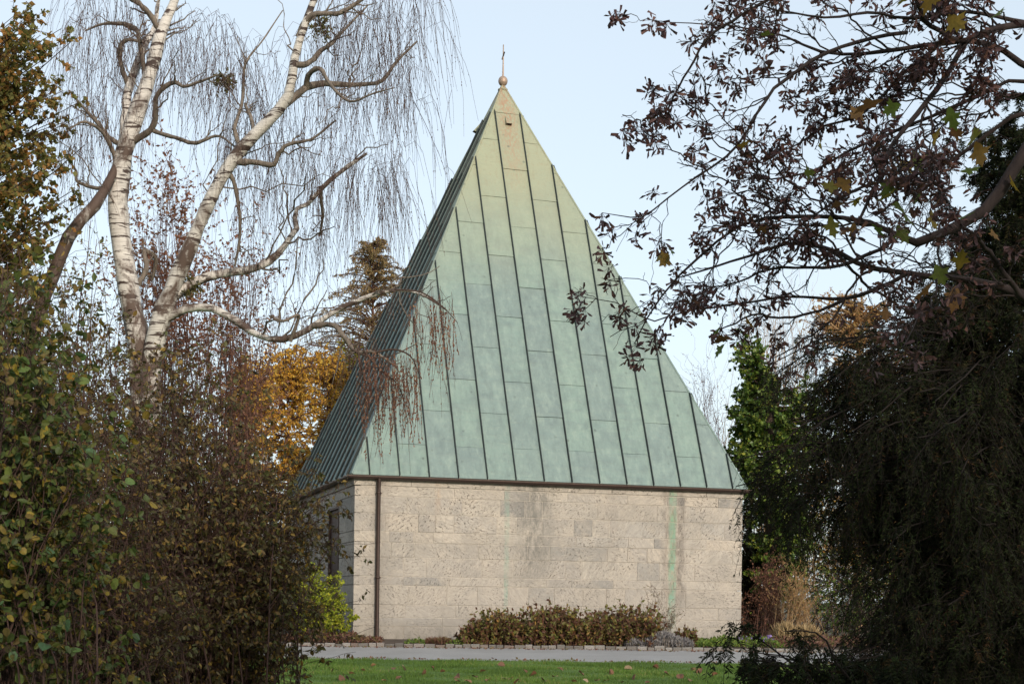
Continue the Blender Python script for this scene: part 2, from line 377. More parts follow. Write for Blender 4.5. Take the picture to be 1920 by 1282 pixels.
c = streak(s1 + .75, 0.8, 0.95, (0.17, 0.165, 0.15), c, 1.3, soft=0.1)
c = streak(s1 + 3.0, 0.5, 0.4, (0.24, 0.22, 0.2), c, 1.5, soft=0.1)
c = streak(0.75, 0.35, 0.55, (0.25, 0.225, 0.2), c, 0.0, soft=0.1)
c = streak(s1, 0.085, 0.6, (0.23, 0.34, 0.28), c, 0.4)
c = streak(s2 + .05, 0.42, 0.9, (0.1, 0.085, 0.075), c, 0.5, soft=0.3)
c = streak(s2, 0.24, 0.55, (0.46, 0.4, 0.33), c, 0.1, soft=0.6)
c = streak(s2, 0.14, 0.95, (0.2, 0.36, 0.28), c, 0.1, soft=0.4)
c = streak(s2, 0.13, 0.3, (0.24, 0.27, 0.12), c, 0.9, soft=0.3)
s3 = on_face(820, 1000, 'front')[0]
c = streak(s3, 0.1, 0.3, (0.42, 0.28, 0.17), c, 2.9)
bigm = noise(N, L, mapping(N, L, P0, (.7, .7, 1.1)), 1.0, 5, 0.65)
c = mix(N, L, mrange(N, L, bigm.outputs[0], 0.46, 0.68, 0, 0.55), c, (0.26, 0.245, 0.22))
c = mix(N, L, math_(N, L, 'MULTIPLY', mrange(N, L, sp.outputs[2], 0.0, 0.5, 1, 0), mrange(N, L, wob.outputs[0], 0.35, 0.6)), c, (0.2, 0.185, 0.16))
L.new(c, B.inputs['Base Color']); B.inputs['Roughness'].default_value = 0.95; B.inputs['Specular IOR Level'].default_value = 0.15
hgt = math_(N, L, 'SUBTRACT', math_(N, L, 'MULTIPLY', nf.outputs[0], 0.4), math_(N, L, 'MULTIPLY', pit, 1.0)); bump(N, L, hgt, 0.55, 0.02, B)

ZJ = [0.0, 0.321, 0.545, 0.873, 1.373, 1.604, 2.09, 2.477, 2.751, 3.213, 3.651, 3.905]
GAP = 0.011
def box_arr(x0, x1, y0, y1, z0, z1):
    V = [(x, y, z) for z in (z0, z1) for y in (y0, y1) for x in (x0, x1)]
    return np.array(V), np.array([(0, 2, 3, 1), (4, 5, 7, 6), (0, 1, 5, 4), (2, 6, 7, 3), (0, 4, 6, 2), (1, 3, 7, 5)])
def boxes(name, lst, mat, parent):
    Vs, Fs, o = [], [], 0
    for b in lst:
        v, f = box_arr(*b); Vs.append(v); Fs.append(f + o); o += len(v)
    return mesh(name, np.vstack(Vs), np.vstack(Fs), mat, parent)
TK = 0.16                                           # facing thickness
wall = boxes('wall', [(TK, SIDE - TK, 0.007, SIDE - TK, 0, 4.15)], M['mortar'], chapel)
unit_block = bevel_box(1, 1, 1, 0.0)
import bmesh
def block_mesh():
    bm = bmesh.new(); bmesh.ops.create_cube(bm, size=1.0)
    me = bpy.data.meshes.new('stone_block'); bm.to_mesh(me); bm.free(); me.materials.append(M['stone']); return me
bme = block_mesh()
def block(x0, x1, y0, y1, z0, z1):
    """bevelled block as its own mesh, facing slightly uneven"""
    b = bevel_box(x1 - x0, y1 - y0, z1 - z0, 0.006); b.materials.append(M['stone'])
    o = bpy.data.objects.new('stone_block', b); o.location = ((x0 + x1) / 2, (y0 + y1) / 2, z0); link(o, wall); return o
# openings in the left wall
pd0 = on_face(635, 1060, 'left')[1]; pd1 = on_face(616, 1060, 'left')[1]; ptop = on_face(625, 952, 'left')[2]
pw0, pw1 = pd1 + 0.35, pd1 + 3.2
def cuts(n0, n1, lo, hi, start):
    out = [n0]; x = n0 + start
    while x < n1 - lo * .6:
        out.append(x); x += rng.uniform(lo, hi)
    out.append(n1); return out
for k in range(len(ZJ) - 1):
    z0, z1 = ZJ[k] + (0 if k else -0.15), ZJ[k + 1] - GAP
    e = TK if k % 2 else 0.0                        # front or left course takes the corner in turn
    cs = cuts(0.0, SIDE, 0.45, 1.75, rng.uniform(0.4, 1.6))
    for a, b in zip(cs[:-1], cs[1:]):
        block(a, b - (GAP if b < SIDE else 0), -rng.uniform(0, .013), TK + .05, z0, z1)
    cs = cuts(TK + .06, SIDE, 0.5, 1.7, rng.uniform(0.3, 1.0))
    for a, b in zip(cs[:-1], cs[1:]):
        segs = [(a, b)]
        for (o0, o1) in ((pd0, pd1),):
            if z0 < ptop - 0.02:
                segs = [s for (p, q) in segs for s in ((p, min(q, o0)), (max(p, o1), q)) if s[1] - s[0] > 0.03]
        if z0 < ptop < z1 - .03 and a < pd1 and b > pd0: block(-.003, TK + .05, max(a, pd0), min(b, pd1) - GAP, ptop + .004, z1)
        for p, q in segs:
            zt = z1
            block(-rng.uniform(0, .005), TK + .05, p, q - GAP, z0, zt)
# cornice course, slightly proud
cor = boxes('cornice', [(0.02, SIDE - .02, 0.02, SIDE - .02, 3.912, 4.14)], M['mortar'], chapel)
def corn_block(x0, x1, y0, y1):
    b = bevel_box(x1 - x0, y1 - y0, 0.225, 0.006); b.materials.append(M['stone'])
    o = bpy.data.objects.new('cornice_stone', b); o.location = ((x0 + x1) / 2, (y0 + y1) / 2, 3.917); link(o, cor)
cs = cuts(-0.022, SIDE + .022, 0.9, 1.9, 1.5)
for a, b in zip(cs[:-1], cs[1:]): corn_block(a, b - .006, -0.022, 0.2)
cs = cuts(0.207, SIDE, 0.9, 1.9, 1.2)
for a, b in zip(cs[:-1], cs[1:]): corn_block(-0.022, 0.2, a, b - .006)
# far walls, faced in courses
for k in range(len(ZJ) - 1):
    z0, z1 = ZJ[k] + (0 if k else -0.15), ZJ[k + 1] - GAP
    for (x0, x1, y0, y1) in ((SIDE - TK, SIDE - .001, TK + .06, SIDE - TK - .01), (TK + .06, SIDE - .001, SIDE - TK, SIDE)): block(x0, x1, y0, y1, z0, z1)
# door and window in the left wall
door = boxes('door', [(0.05, 0.1, pd0 + .005, pd1 - .005, 0.0, ptop - .01)], M['bronze'], chapel)
boxes('door_frame', [(-0.02, 0.13, pd0 + .001, pd0 + .05, 0, ptop), (-0.02, 0.13, pd1 - .05, pd1 - .001, 0, ptop), (-0.02, 0.13, pd0 + .05, pd1 - .05, ptop - .06, ptop - .002)], M['bronze'], door)
# copper patina
def copper(name):
    m, nt, N, L, B = new_mat(name)
    oi = N.new('ShaderNodeObjectInfo'); tc = N.new('ShaderNodeTexCoord'); tc.object = chapel; P0 = tc.outputs['Object']
    sp = N.new('ShaderNodeSeparateXYZ'); L.new(P0, sp.inputs[0])
    tone = ramp(N, [(0.0, (0.165, 0.23, 0.22)), (0.25, (0.18, 0.255, 0.24)), (0.5, (0.185, 0.27, 0.24)), (0.75, (0.2, 0.285, 0.248)), (0.9, (0.175, 0.24, 0.235)), (1.0, (0.215, 0.295, 0.25))])
    L.new(oi.outputs['Random'], tone.inputs[0])
    rv = N.new('ShaderNodeCombineXYZ'); L.new(math_(N, L, 'MULTIPLY', oi.outputs['Random'], 50.0), rv.inputs[2])
    va = N.new('ShaderNodeVectorMath'); va.operation = 'ADD'; L.new(P0, va.inputs[0]); L.new(rv.outputs[0], va.inputs[1])
    st = noise(N, L, mapping(N, L, va.outputs[0], (11, 11, 0.8)), 1.0, 6, 0.7)
    cl = noise(N, L, va.outputs[0], 1.5, 5, 0.6, 0.5); big = noise(N, L, P0, 0.45, 4, 0.6)
    hb = noise(N, L, mapping(N, L, va.outputs[0], (1.0, 1.0, 5)), 1.0, 4, 0.6, 0.6)
    c = mix(N, L, mrange(N, L, st.outputs[0], 0.47, 0.66, 0, 0.45), tone.outputs[0], (0.25, 0.325, 0.285))
    c = mix(N, L, mrange(N, L, cl.outputs[0], 0.46, 0.68, 0, 0.42), c, (0.13, 0.18, 0.185))
    c = mix(N, L, mrange(N, L, hb.outputs[0], 0.5, 0.68, 0, 0.3), c, (0.14, 0.185, 0.19))
    s2_ = noise(N, L, mapping(N, L, P0, (5, 5, 0.22)), 1.0, 6, 0.7)
    c = mix(N, L, mrange(N, L, s2_.outputs[0], 0.5, 0.66, 0, 0.5), c, (0.12, 0.165, 0.165))
    c = mix(N, L, mrange(N, L, s2_.outputs[0], 0.46, 0.34, 0, 0.4), c, (0.27, 0.35, 0.3))
    # paler, yellower metal towards the top
    hi = mrange(N, L, math_(N, L, 'ADD', sp.outputs[2], math_(N, L, 'MULTIPLY', big.outputs[0], 2.5)), 10.5, 15.0, 0, 0.85)
    c = mix(N, L, hi, c, (0.31, 0.325, 0.21))
    c = mix(N, L, math_(N, L, 'MULTIPLY', mrange(N, L, st.outputs[0], 0.5, 0.7), mrange(N, L, sp.outputs[2], 11.5, 14.5, 0, 0.55)), c, (0.26, 0.2, 0.12))
    # rusty run-off down the middle strip from the finial
    dx = math_(N, L, 'ABSOLUTE', math_(N, L, 'SUBTRACT', sp.outputs[0], SIDE / 2))
    ru = math_(N, L, 'MULTIPLY', mrange(N, L, dx, 0.12, 0.38, 1, 0), mrange(N, L, sp.outputs[2], 12.6, 15.3))
    ru = math_(N, L, 'MULTIPLY', ru, mrange(N, L, noise(N, L, mapping(N, L, P0, (16, 16, 0.9)), 1.0, 5, 0.7).outputs[0], 0.42, 0.6))
    c = mix(N, L, math_(N, L, 'MULTIPLY', ru, 0.75), c, (0.33, 0.16, 0.09))
    # dents and dark specks
    spk = noise(N, L, mapping(N, L, va.outputs[0], (3.3, 3.3, 3.3)), 1.0, 2, 0.5)
    vo = N.new('ShaderNodeTexVoronoi'); vo.inputs['Scale'].default_value = 2.2; L.new(va.outputs[0], vo.inputs['Vector'])
    sk = math_(N, L, 'MULTIPLY', mrange(N, L, vo.outputs['Distance'], 0.05, 0.13, 1, 0), mrange(N, L, spk.outputs[0], 0.45, 0.6))
    c = mix(N, L, math_(N, L, 'MULTIPLY', sk, 0.6), c, (0.07, 0.095, 0.09))
    gn = N.new('ShaderNodeHueSaturation'); gn.inputs['Value'].default_value = 0.97; gn.inputs['Saturation'].default_value = 0.93; L.new(c, gn.inputs['Color']); L.new(gn.outputs[0], B.inputs['Base Color']); B.inputs['Roughness'].default_value = 0.62; B.inputs['Specular IOR Level'].default_value = 0.35
    h = math_(N, L, 'ADD', cl.outputs[0], math_(N, L, 'MULTIPLY', hb.outputs[0], 0.8)); bump(N, L, h, 0.45, 0.1, B)
    return m
M['copper'] = copper('copper_patina')
M['copper_dark'] = plain('copper_seam', (0.02, 0.03, 0.031), 0.75, 0.0, 0.3, 6)
E0 = SIDE + 2 * OH; SL = math.hypot(E0 / 2, APEX - EAVE_Z)
deck_in = 0.03
cx = SIDE / 2
roof = mesh('roof', [(-OH + .05, -OH + .05, EAVE_Z), (SIDE + OH - .05, -OH + .05, EAVE_Z), (SIDE + OH - .05, SIDE + OH - .05, EAVE_Z), (-OH + .05, SIDE + OH - .05, EAVE_Z), (cx, cx, APEX - .1)],
            [np.array([(0, 1, 4), (1, 2, 4), (2, 3, 4), (3, 0, 4)]), np.array([(0, 3, 2, 1)])], M['copper_dark'], chapel)
def face_frame(k):
    """matrix from face coords (s along eave, t up the slope, n outward) to chapel local"""
    ang = -k * math.pi / 2                          # 0 front, 1 left, 2 back, 3 right
    c0 = Vector((cx, cx, 0)); Rz = Matrix.Rotation(ang, 4, 'Z')
    S = Vector((1, 0, 0)); T = Vector((0, E0 / 2, APEX - EAVE_Z)).normalized(); Nn = S.cross(T)
    O = Vector((-E0 / 2, -E0 / 2, EAVE_Z))
    Mx = Matrix(((S.x, T.x, Nn.x, O.x), (S.y, T.y, Nn.y, O.y), (S.z, T.z, Nn.z, O.z), (0, 0, 0, 1)))
    return Matrix.Translation(c0) @ Rz @ Mx
SW = 0.7818
seams = [E0 / 2 + SW * (i - 6.5) for i in range(14)]
edges = [0.0] + [s for s in seams if 0 < s < E0] + [E0]
def poly_clip(pts, a, b, c):                        # keep a*s + b*t <= c
    out = []
    for i in range(len(pts)):
        p, q = pts[i], pts[(i + 1) % len(pts)]
        fp, fq = a * p[0] + b * p[1] - c, a * q[0] + b * q[1] - c
        if fp <= 0: out.append(p)
        if (fp < 0 < fq) or (fq < 0 < fp):
            t = fp / (fp - fq); out.append((p[0] + t * (q[0] - p[0]), p[1] + t * (q[1] - p[1])))
    return out
kk = SL / (E0 / 2)
def strip_poly(s0, s1, t0, t1):
    P = [(s0, t0), (s1, t0), (s1, t1), (s0, t1)]
    P = poly_clip(P, -kk, 1, -0.0 - .03)            # t <= kk*s
    return poly_clip(P, kk, 1, kk * E0 - .03)
def prism(name, P, z0, z1, mat, parent, Mx, tilt=0.0):
    n = len(P); tm = min(p[1] for p in P)
    V = [(p[0], p[1], z0) for p in P] + [(p[0], p[1], z1 - tilt * (p[1] - tm)) for p in P]
    if tilt: V = V[:n] + [(a_, b_, c_ + rng.uniform(-.006, .006)) for a_, b_, c_ in V[n:]]
    V = np.array([tuple(Mx @ Vector(v)) for v in V]); F_ = [tuple(range(n))[::-1], tuple(range(n, 2 * n))]
    side = np.array([(i, (i + 1) % n, n + (i + 1) % n, n + i) for i in range(n)])
    return mesh(name, V, [np.array([F_[0]]), np.array([F_[1]]), side], mat, parent)
for k in range(4):
    Mx = face_frame(k)
    for i in range(len(edges) - 1):
        s0, s1 = edges[i], edges[i + 1]; mid = (s0 + s1) / 2
        j = round((mid - E0 / 2) / SW)
        ph = 2.0 if j % 2 == 0 else 0.955
        cutsT = [0.0] + ([ph + 2.09 * q + rng.normal(0, .012) for q in range(7) if ph + 2.09 * q < SL] if k < 2 else []) + [SL]
        for t0, t1 in zip(cutsT[:-1], cutsT[1:]):
            if t0 > 12.3 and j == 0:                # cap sheet at the tip
                pass
            P = strip_poly(s0 + .012, s1 - .012, t0 + .004, t1 - .004)
            if len(P) >= 3 and (max(p[1] for p in P) - min(p[1] for p in P)) > 0.1:
                prism('roof_panel', P, -0.004, 0.022 + rng.uniform(0, .004), M['copper'], roof, Mx, tilt=0.004)
    for s in seams:
        top = min(kk * s, kk * (E0 - s)) - .02
        top = min(top, 12.45 if abs(s - E0 / 2) < SW * .6 else top)
        w = 0.011
        P = [(s - w, 0.01), (s + w, 0.01), (s + w, top), (s - w, top)]
        prism('standing_seam', P, 0.0, 0.085, M['copper_dark'], roof, Mx)
# hip cappings
for (x, y) in ((-OH, -OH), (SIDE + OH, -OH), (SIDE + OH, SIDE + OH), (-OH, SIDE + OH)):
    a = np.array([x, y, EAVE_Z + .02]); b = np.array([cx, cx, APEX + .02])
    tube_obj('hip_capping', [np.linspace(a, b, 4)], [[.035] * 4], M['copper'], roof, 6)
# vent hoods near the tip
for k, (px, py) in enumerate(((953, 237), (894, 250))):
    Mx = face_frame(k); a = Mx.inverted() @ Vector(to_local(np.array([0, 0, EYE]))); b = Mx.inverted() @ Vector(to_local(W(px, py, 10.0)))
    q = a + (b - a) * (-a.z / (b.z - a.z)); s, t = q.x, q.y
    V = [(s - .085, t, .02), (s + .085, t, .02), (s + .085, t, .13), (s - .085, t, .13), (s - .06, t + .38, .02), (s + .06, t + .38, .02)]
    V = [tuple(Mx @ Vector(v)) for v in V]
    h = mesh('vent_hood', V, [np.array([(3, 2, 5, 4), (0, 4, 5, 1)]), np.array([(0, 3, 4), (1, 5, 2)])], M['copper'], roof)
    V = [tuple(Mx @ Vector(v)) for v in [(s - .075, t + .02, .024), (s + .075, t + .02, .024), (s + .075, t + .02, .11), (s - .075, t + .02, .11)]]
    mesh('vent_mouth', V, np.array([(0, 1, 2, 3)]), M['bronze'], h)
# finial
def lathe(name, prof, mat, parent, c, n=16):
    prof = np.array(prof); an = np.arange(n) / n * 2 * np.pi
    V = np.stack([c[0] + prof[:, 0][:, None] * np.cos(an), c[1] + prof[:, 0][:, None] * np.sin(an), np.repeat(prof[:, 1][:, None], n, 1)], -1).reshape(-1, 3)
    i = np.arange(len(prof) * n).reshape(len(prof), n); a = i[:-1]; b = np.roll(a, -1, 1); d = i[1:]; c_ = np.roll(d, -1, 1)
    return mesh(name, V, np.stack([a, b, c_, d], -1).reshape(-1, 4), mat, parent, smooth=True)
fz = lambda py: W(940, py, 43.6)[2]
zt = fz(164)
fin = lathe('finial', [(0.26, zt - .42), (0.19, zt - .22), (0.125, zt), (0.105, fz(156)), (0.15, fz(154.5)), (0.15, fz(152)), (0.1, fz(151)), (0.06, fz(149)), (0.05, fz(145))], M['copper'], chapel, (cx, cx))
zb = fz(136.5); rb = 0.155
lathe('ball', [(max(.002, rb * math.sin(a) * .92), zb - rb * math.cos(a)) for a in np.linspace(0, math.pi, 13)], M['gilt'], fin, (cx, cx), 20)
lathe('rod', [(0.03, fz(128.5)), (0.02, fz(100)), (0.016, fz(67)), (0.001, fz(66.5))], M['gilt'], fin, (cx, cx), 8)
dv = np.array([0.12, -0.99]); dv = np.array([dv[0] * cu + dv[1] * su, -dv[0] * su + dv[1] * cu]) * .28
zc = fz(88)
tube_obj('cross_bar', [[(cx - dv[0], cx - dv[1], zc), (cx, cx, zc), (cx + dv[0], cx + dv[1], zc)]], [[.024] * 3], M['gilt'], fin, 6)

# gutter: open half round channel round the eaves, with brackets and a downpipe
def gutter():
    r = 0.075; off = OH + r * .6; z = EAVE_Z - 0.01
    Vs, Fs, o = [], [], 0
    cor_ = [(-off, -off), (SIDE + off, -off), (SIDE + off, SIDE + off), (-off, SIDE + off)]
    prof = [(-r, .0), (-r * .97, -.035), (-r * .7, -.075), (0, -.095), (r * .7, -.075), (r * .97, -.035), (r, .0), (r * .8, .0), (r * .5, -.06), (0, -.075), (-r * .5, -.06), (-r * .8, 0)]
    n = len(prof); V = []
    for (x, y) in cor_:
        sx, sy = (1 if x > cx else -1), (1 if y > cx else -1)
        for (p, q) in prof: V.append((x + sx * p, y + sy * p, z + q))
    i = np.arange(4 * n).reshape(4, n); a = i; b = np.roll(i, -1, 1); d = np.roll(i, -1, 0); c_ = np.roll(b, -1, 0)
    return mesh('gutter', V, np.stack([a, b, c_, d], -1).reshape(-1, 4), M['metal_brown'], chapel), off, z
gut, goff, gz = gutter()
for i in range(14):
    s = 0.35 + i * .785
    boxes('gutter_bracket', [(s - .012, s + .012, -goff - .083, -goff + .06, gz - .03, gz + .012)], M['metal_brown'], gut)
    boxes('gutter_bracket', [(-goff - .083, -goff + .06, s - .012, s + .012, gz - .03, gz + .012)], M['metal_brown'], gut)
ds = on_face(707, 1050, 'front')[0]
pipe = tube_obj('downpipe', [[(ds, -goff, gz - .07), (ds, -goff + .01, gz - .16), (ds, -.1, gz - .35), (ds, -.09, 2.2), (ds, -.09, 1.0), (ds, -.09, -0.05)]], [[.052] * 6], M['metal_brown'], chapel, 14)
for z in (3.72, 1.56):
    lathe('pipe_clamp', [(.053, z - .03), (.064, z - .025), (.064, z + .025), (.053, z + .03)], M['metal_brown'], pipe, (ds, -.09), 14)
    boxes('clamp_bolt', [(ds + .06, ds + .09, -.1, -.005, z - .012, z + .012)], M['metal_brown'], pipe)

# ------------------------------------------------------------------ plants: leaf colours
M['lf_hazel'] = leaf_mat('hazel_leaf', [(0, (0.045, 0.075, 0.018)), (0.35, (0.075, 0.1125, 0.0255)), (0.6, (0.1275, 0.1425, 0.03)), (0.8, (0.1275, 0.0825, 0.027)), (1, (0.3, 0.225, 0.03))], 0.25)
M['lf_hazel_big'] = leaf_mat('hazel_leaf_big', [(0, (0.0776, 0.1552, 0.0698)), (0.5, (0.132, 0.2173, 0.0621)), (0.8, (0.2018, 0.2329, 0.0466)), (0.9, (0.4192, 0.295, 0.031)), (1, (0.2794, 0.1242, 0.031))], 0.3, by_object=True)
M['lf_shrub'] = leaf_mat('shrub_leaf', [(0, (0.055, 0.035, 0.022)), (0.3, (0.075, 0.06, 0.024)), (0.6, (0.1, 0.115, 0.035)), (0.82, (0.17, 0.1, 0.032)), (1, (0.3, 0.2, 0.035))], 0.22)
M['lf_shrub_big'] = leaf_mat('shrub_leaf_big', [(0, (0.1, 0.075, 0.03)), (0.4, (0.13, 0.14, 0.04)), (0.75, (0.2, 0.15, 0.035)), (1, (0.3, 0.16, 0.035))], 0.25, by_object=True)
M['lf_oak'] = leaf_mat('oak_leaf', [(0, (0.125, 0.125, 0.0356)), (0.4, (0.1964, 0.2054, 0.05)), (0.7, (0.3035, 0.1964, 0.0536)), (1, (0.4285, 0.1964, 0.0536))], 0.45)
M['lf_red'] = leaf_mat('red_leaf', [(0, (0.15, 0.06, 0.04)), (0.6, (0.25, 0.11, 0.07)), (1, (0.32, 0.19, 0.1))], 0.3)
M['lf_gold'] = leaf_mat('gold_leaf', [(0, (0.448, 0.2128, 0.0336)), (0.3, (0.6944, 0.3808, 0.0504)), (0.7, (0.896, 0.56, 0.0784)), (0.88, (0.672, 0.5152, 0.0896)), (1, (0.2688, 0.1232, 0.0448))], 0.4)
M['lf_goldgreen'] = leaf_mat('goldgreen_leaf', [(0, (0.312, 0.24, 0.024)), (0.5, (0.456, 0.384, 0.048)), (1, (0.288, 0.336, 0.048))], 0.4)
M['lf_spruce'] = leaf_mat('spruce_needles', [(0, (0.147, 0.126, 0.0525)), (0.6, (0.273, 0.21, 0.084)), (1, (0.462, 0.294, 0.126))], 0.1)
M['lf_orange'] = leaf_mat('orange_leaf', [(0, (0.3, 0.15, 0.06)), (0.5, (0.45, 0.25, 0.1)), (1, (0.4, 0.3, 0.1))], 0.35)
M['lf_ivy'] = leaf_mat('ivy_leaf', [(0, (0.033, 0.0826, 0.0132)), (0.5, (0.0771, 0.1432, 0.022)), (0.85, (0.1542, 0.2204, 0.033)), (1, (0.2864, 0.2864, 0.0441))], 0.2, 0.4)
M['lf_yew'] = leaf_mat('yew_needles', [(0, (0.006, 0.012, 0.006)), (0.6, (0.011, 0.021, 0.009)), (0.9, (0.026, 0.042, 0.014)), (1, (0.06, 0.028, 0.015))], 0.05)
M['lf_lime'] = leaf_mat('lime_leaf', [(0, (0.161, 0.23, 0.023)), (0.5, (0.345, 0.414, 0.0345)), (1, (0.529, 0.5175, 0.046))], 0.4)
M['lf_perennial'] = leaf_mat('perennial_leaf', [(0, (0.1, 0.042, 0.03)), (0.35, (0.15, 0.07, 0.035)), (0.65, (0.13, 0.14, 0.035)), (0.9, (0.2, 0.2, 0.05)), (1, (0.34, 0.18, 0.05))], 0.25)
M['lf_cover'] = leaf_mat('cover_leaf', [(0, (0.12, 0.05, 0.04)), (0.6, (0.2, 0.1, 0.07)), (1, (0.14, 0.15, 0.04))], 0.2)
M['lf_lav'] = leaf_mat('lavender_leaf', [(0, (0.17, 0.16, 0.17)), (0.6, (0.28, 0.27, 0.28)), (1, (0.36, 0.35, 0.33))], 0.1)
M['lf_green'] = leaf_mat('cover_green', [(0, (0.07, 0.14, 0.02)), (0.6, (0.15, 0.24, 0.04)), (1, (0.25, 0.3, 0.06))], 0.3)
M['lf_yew'].node_tree.nodes['Principled BSDF'].inputs['Specular IOR Level'].default_value = 0.08
M['lf_yew'].node_tree.nodes['Principled BSDF'].inputs['Roughness'].default_value = 0.8
M['lf_tan'] = leaf_mat('dry_grass', [(0, (0.25, 0.16, 0.07)), (0.6, (0.4, 0.29, 0.15)), (1, (0.5, 0.4, 0.22))], 0.2)
M['lf_maple'] = leaf_mat('maple_leaf', [(0, (0.1, 0.16, 0.025)), (0.35, (0.16, 0.18, 0.03)), (0.6, (0.3, 0.2, 0.03)), (0.8, (0.26, 0.12, 0.03)), (1, (0.12, 0.06, 0.03))], 0.45, by_object=True)
M['lf_key'] = leaf_mat('maple_keys', [(0, (0.055, 0.027, 0.032)), (0.6, (0.11, 0.05, 0.05)), (1, (0.2, 0.095, 0.07))], 0.15)
M['lf_catkin'] = leaf_mat('birch_catkin', [(0, (0.06, 0.04, 0.035)), (0.7, (0.12, 0.065, 0.05)), (1, (0.18, 0.12, 0.05))], 0.15)
M['lf_mistletoe'] = leaf_mat('mistletoe_leaf', [(0, (0.07, 0.08, 0.02)), (1, (0.16, 0.15, 0.04))], 0.2)
M['lf_flower'] = leaf_mat('purple_flower', [(0, (0.25, 0.17, 0.5)), (1, (0.4, 0.3, 0.6))], 0.2)
M['lf_fallen'] = leaf_mat('fallen_leaf', [(0, (0.13, 0.06, 0.035)), (0.5, (0.22, 0.11, 0.06)), (0.8, (0.3, 0.17, 0.09)), (1, (0.4, 0.3, 0.2))], 0.1, by_object=True)
M['grass'] = leaf_mat('grass_blade', [(0, (0.06, 0.12, 0.018)), (0.6, (0.11, 0.21, 0.03)), (0.93, (0.16, 0.27, 0.045)), (1, (0.3, 0.25, 0.1))], 0.25)

# ------------------------------------------------------------------ lawn grass and fallen leaves
n = 230000
d = rng.uniform(24.5, 31.55, n); xx = rng.uniform(-1, 1, n) * (d * 0.36 + 0.5)
ed = d > 31.2; d = d + ed * (.12 * np.sin(xx * 1.9) * np.sin(xx * .63 + 1) + rng.normal(0, .05, n)); S = np.stack([xx, d, zg(d) - .005], -1); D = unit(np.stack([rng.normal(0, .3, n), rng.normal(0, .3, n), np.ones(n)], -1))
vv = np.clip(0.45 + 0.25 * np.sin(xx * 1.1 + 2 * np.sin(d * 1.7)) + rng.normal(0, .22, n), 0, 1)
leaves(S, D, rng.uniform(.03, .065, n) * (1 + .45 * np.sin(xx * 2.7 + np.sin(d * 3.1) * 2) * np.sin(d * 2.2 + xx * .6)), (np.array([(-.09, 0, 0), (.09, 0, 0), (0, 1, .15)]), np.array([(0, 1, 2, 2)])), M['grass'], None, 'grass', vals=vv)
fl_me = []
for q in range(3):
    V0, F0 = LEAF_ROUND; V = V0.copy(); V[:, 2] += 0.25 * (V[:, 0] ** 2) * 2 + rng.normal(0, .05, len(V)); V[:, 1] -= .5
    qd, tr = _tri_fix([tuple(f) for f in F0]); o = mesh('fallen_leaf', V, [qd, tr], M['lf_fallen']); fl_me.append(o.data); bpy.data.objects.remove(o)
spots = [(738, 1253), (757, 1253), (812, 1253), (748, 1270), (945, 1272), (958, 1272), (1020, 1275), (1075, 1277), (1098, 1276), (1120, 1275), (1137, 1275), (1214, 1279), (1293, 1275), (1300, 1255), (1178, 1253), (1050, 1254), (857, 1276), (858, 1268), (878, 1277), (700, 1247), (1312, 1258), (1250, 1262), (1000, 1264), (1190, 1270), (905, 1258), (660, 1262), (640, 1272), (620, 1254)] + [(1090, 1262), (985, 1258), (940, 1246), (1230, 1250), (1145, 1260), (795, 1262), (720, 1275), (830, 1258), (1275, 1268), (1040, 1268), (890, 1268), (1340, 1264), (680, 1256), (1165, 1278), (968, 1278), (915, 1274)]
for (px, py) in spots:
    dd = 28.0
    for _ in range(6): p = W(px, py, dd); dd += (p[2] - float(zg(dd)) - .04) / max(1e-3, (EYE - p[2]) / dd) * .5
    o = bpy.data.objects.new('fallen_leaf', fl_me[rng.integers(3)]); link(o)
    o.location = (p[0], dd, float(zg(dd)) + .045); s = rng.uniform(.09, .17); o.scale = (s, s, s)
    o.rotation_euler = (rng.normal(0, .5), rng.normal(0, .5), rng.uniform(0, 6.3))
    tag(o, 'curled brown fallen leaf lying on the mown lawn', 'leaf', 'fallen leaves on the lawn')

# ------------------------------------------------------------------ generic plant makers
def part_leaves(S, D, size, tpl, mat, parent, off, name='leaf', pick=None):
    """large leaves, one object each, sharing one mesh"""
    V0, F0 = tpl; qd, tr = _tri_fix([tuple(f) for f in F0])
    tmp = mesh(name, V0, [qd, tr], mat); me = tmp.data; bpy.data.objects.remove(tmp)
    Y = unit(D); X = unit(np.cross(Y, rng.standard_normal(Y.shape))); Z = np.cross(X, Y)
    for i in range(len(S)):
        o = bpy.data.objects.new(name, me); link(o, parent)
        Mx = Matrix(((X[i, 0], Y[i, 0], Z[i, 0]), (X[i, 1], Y[i, 1], Z[i, 1]), (X[i, 2], Y[i, 2], Z[i, 2])))
        o.location = S[i] - off; o.rotation_euler = Mx.to_euler(); s = size[i]; o.scale = (s, s, s)
def stems_to(base, C, r0, K=9, spread=0.3, arch=0.35, t_low=0.0):
    """arching stems from around a base point to the points C"""
    nC = len(C); b = base + np.stack([rng.normal(0, spread, nC), rng.normal(0, spread, nC), np.zeros(nC)], -1)
    ctrl = b * 0.55 + C * 0.45; ctrl[:, :2] = b[:, :2] * (0.5 + arch * .5) + C[:, :2] * (0.5 - arch * .5); ctrl[:, 2] = b[:, 2] * .35 + C[:, 2] * .65
    k = np.linspace(0, 1, K)[None, :, None]
    P = b[:, None] * (1 - k) ** 2 + 2 * ctrl[:, None] * k * (1 - k) + C[:, None] * k ** 2
    w = rng.standard_normal(P.shape) * .02; w[:, 0] = 0; P = P + np.cumsum(w, 1)
    R = r0 * rng.uniform(.6, 1.2, (nC, 1)) * (1 - .75 * k[..., 0])
    return P, R
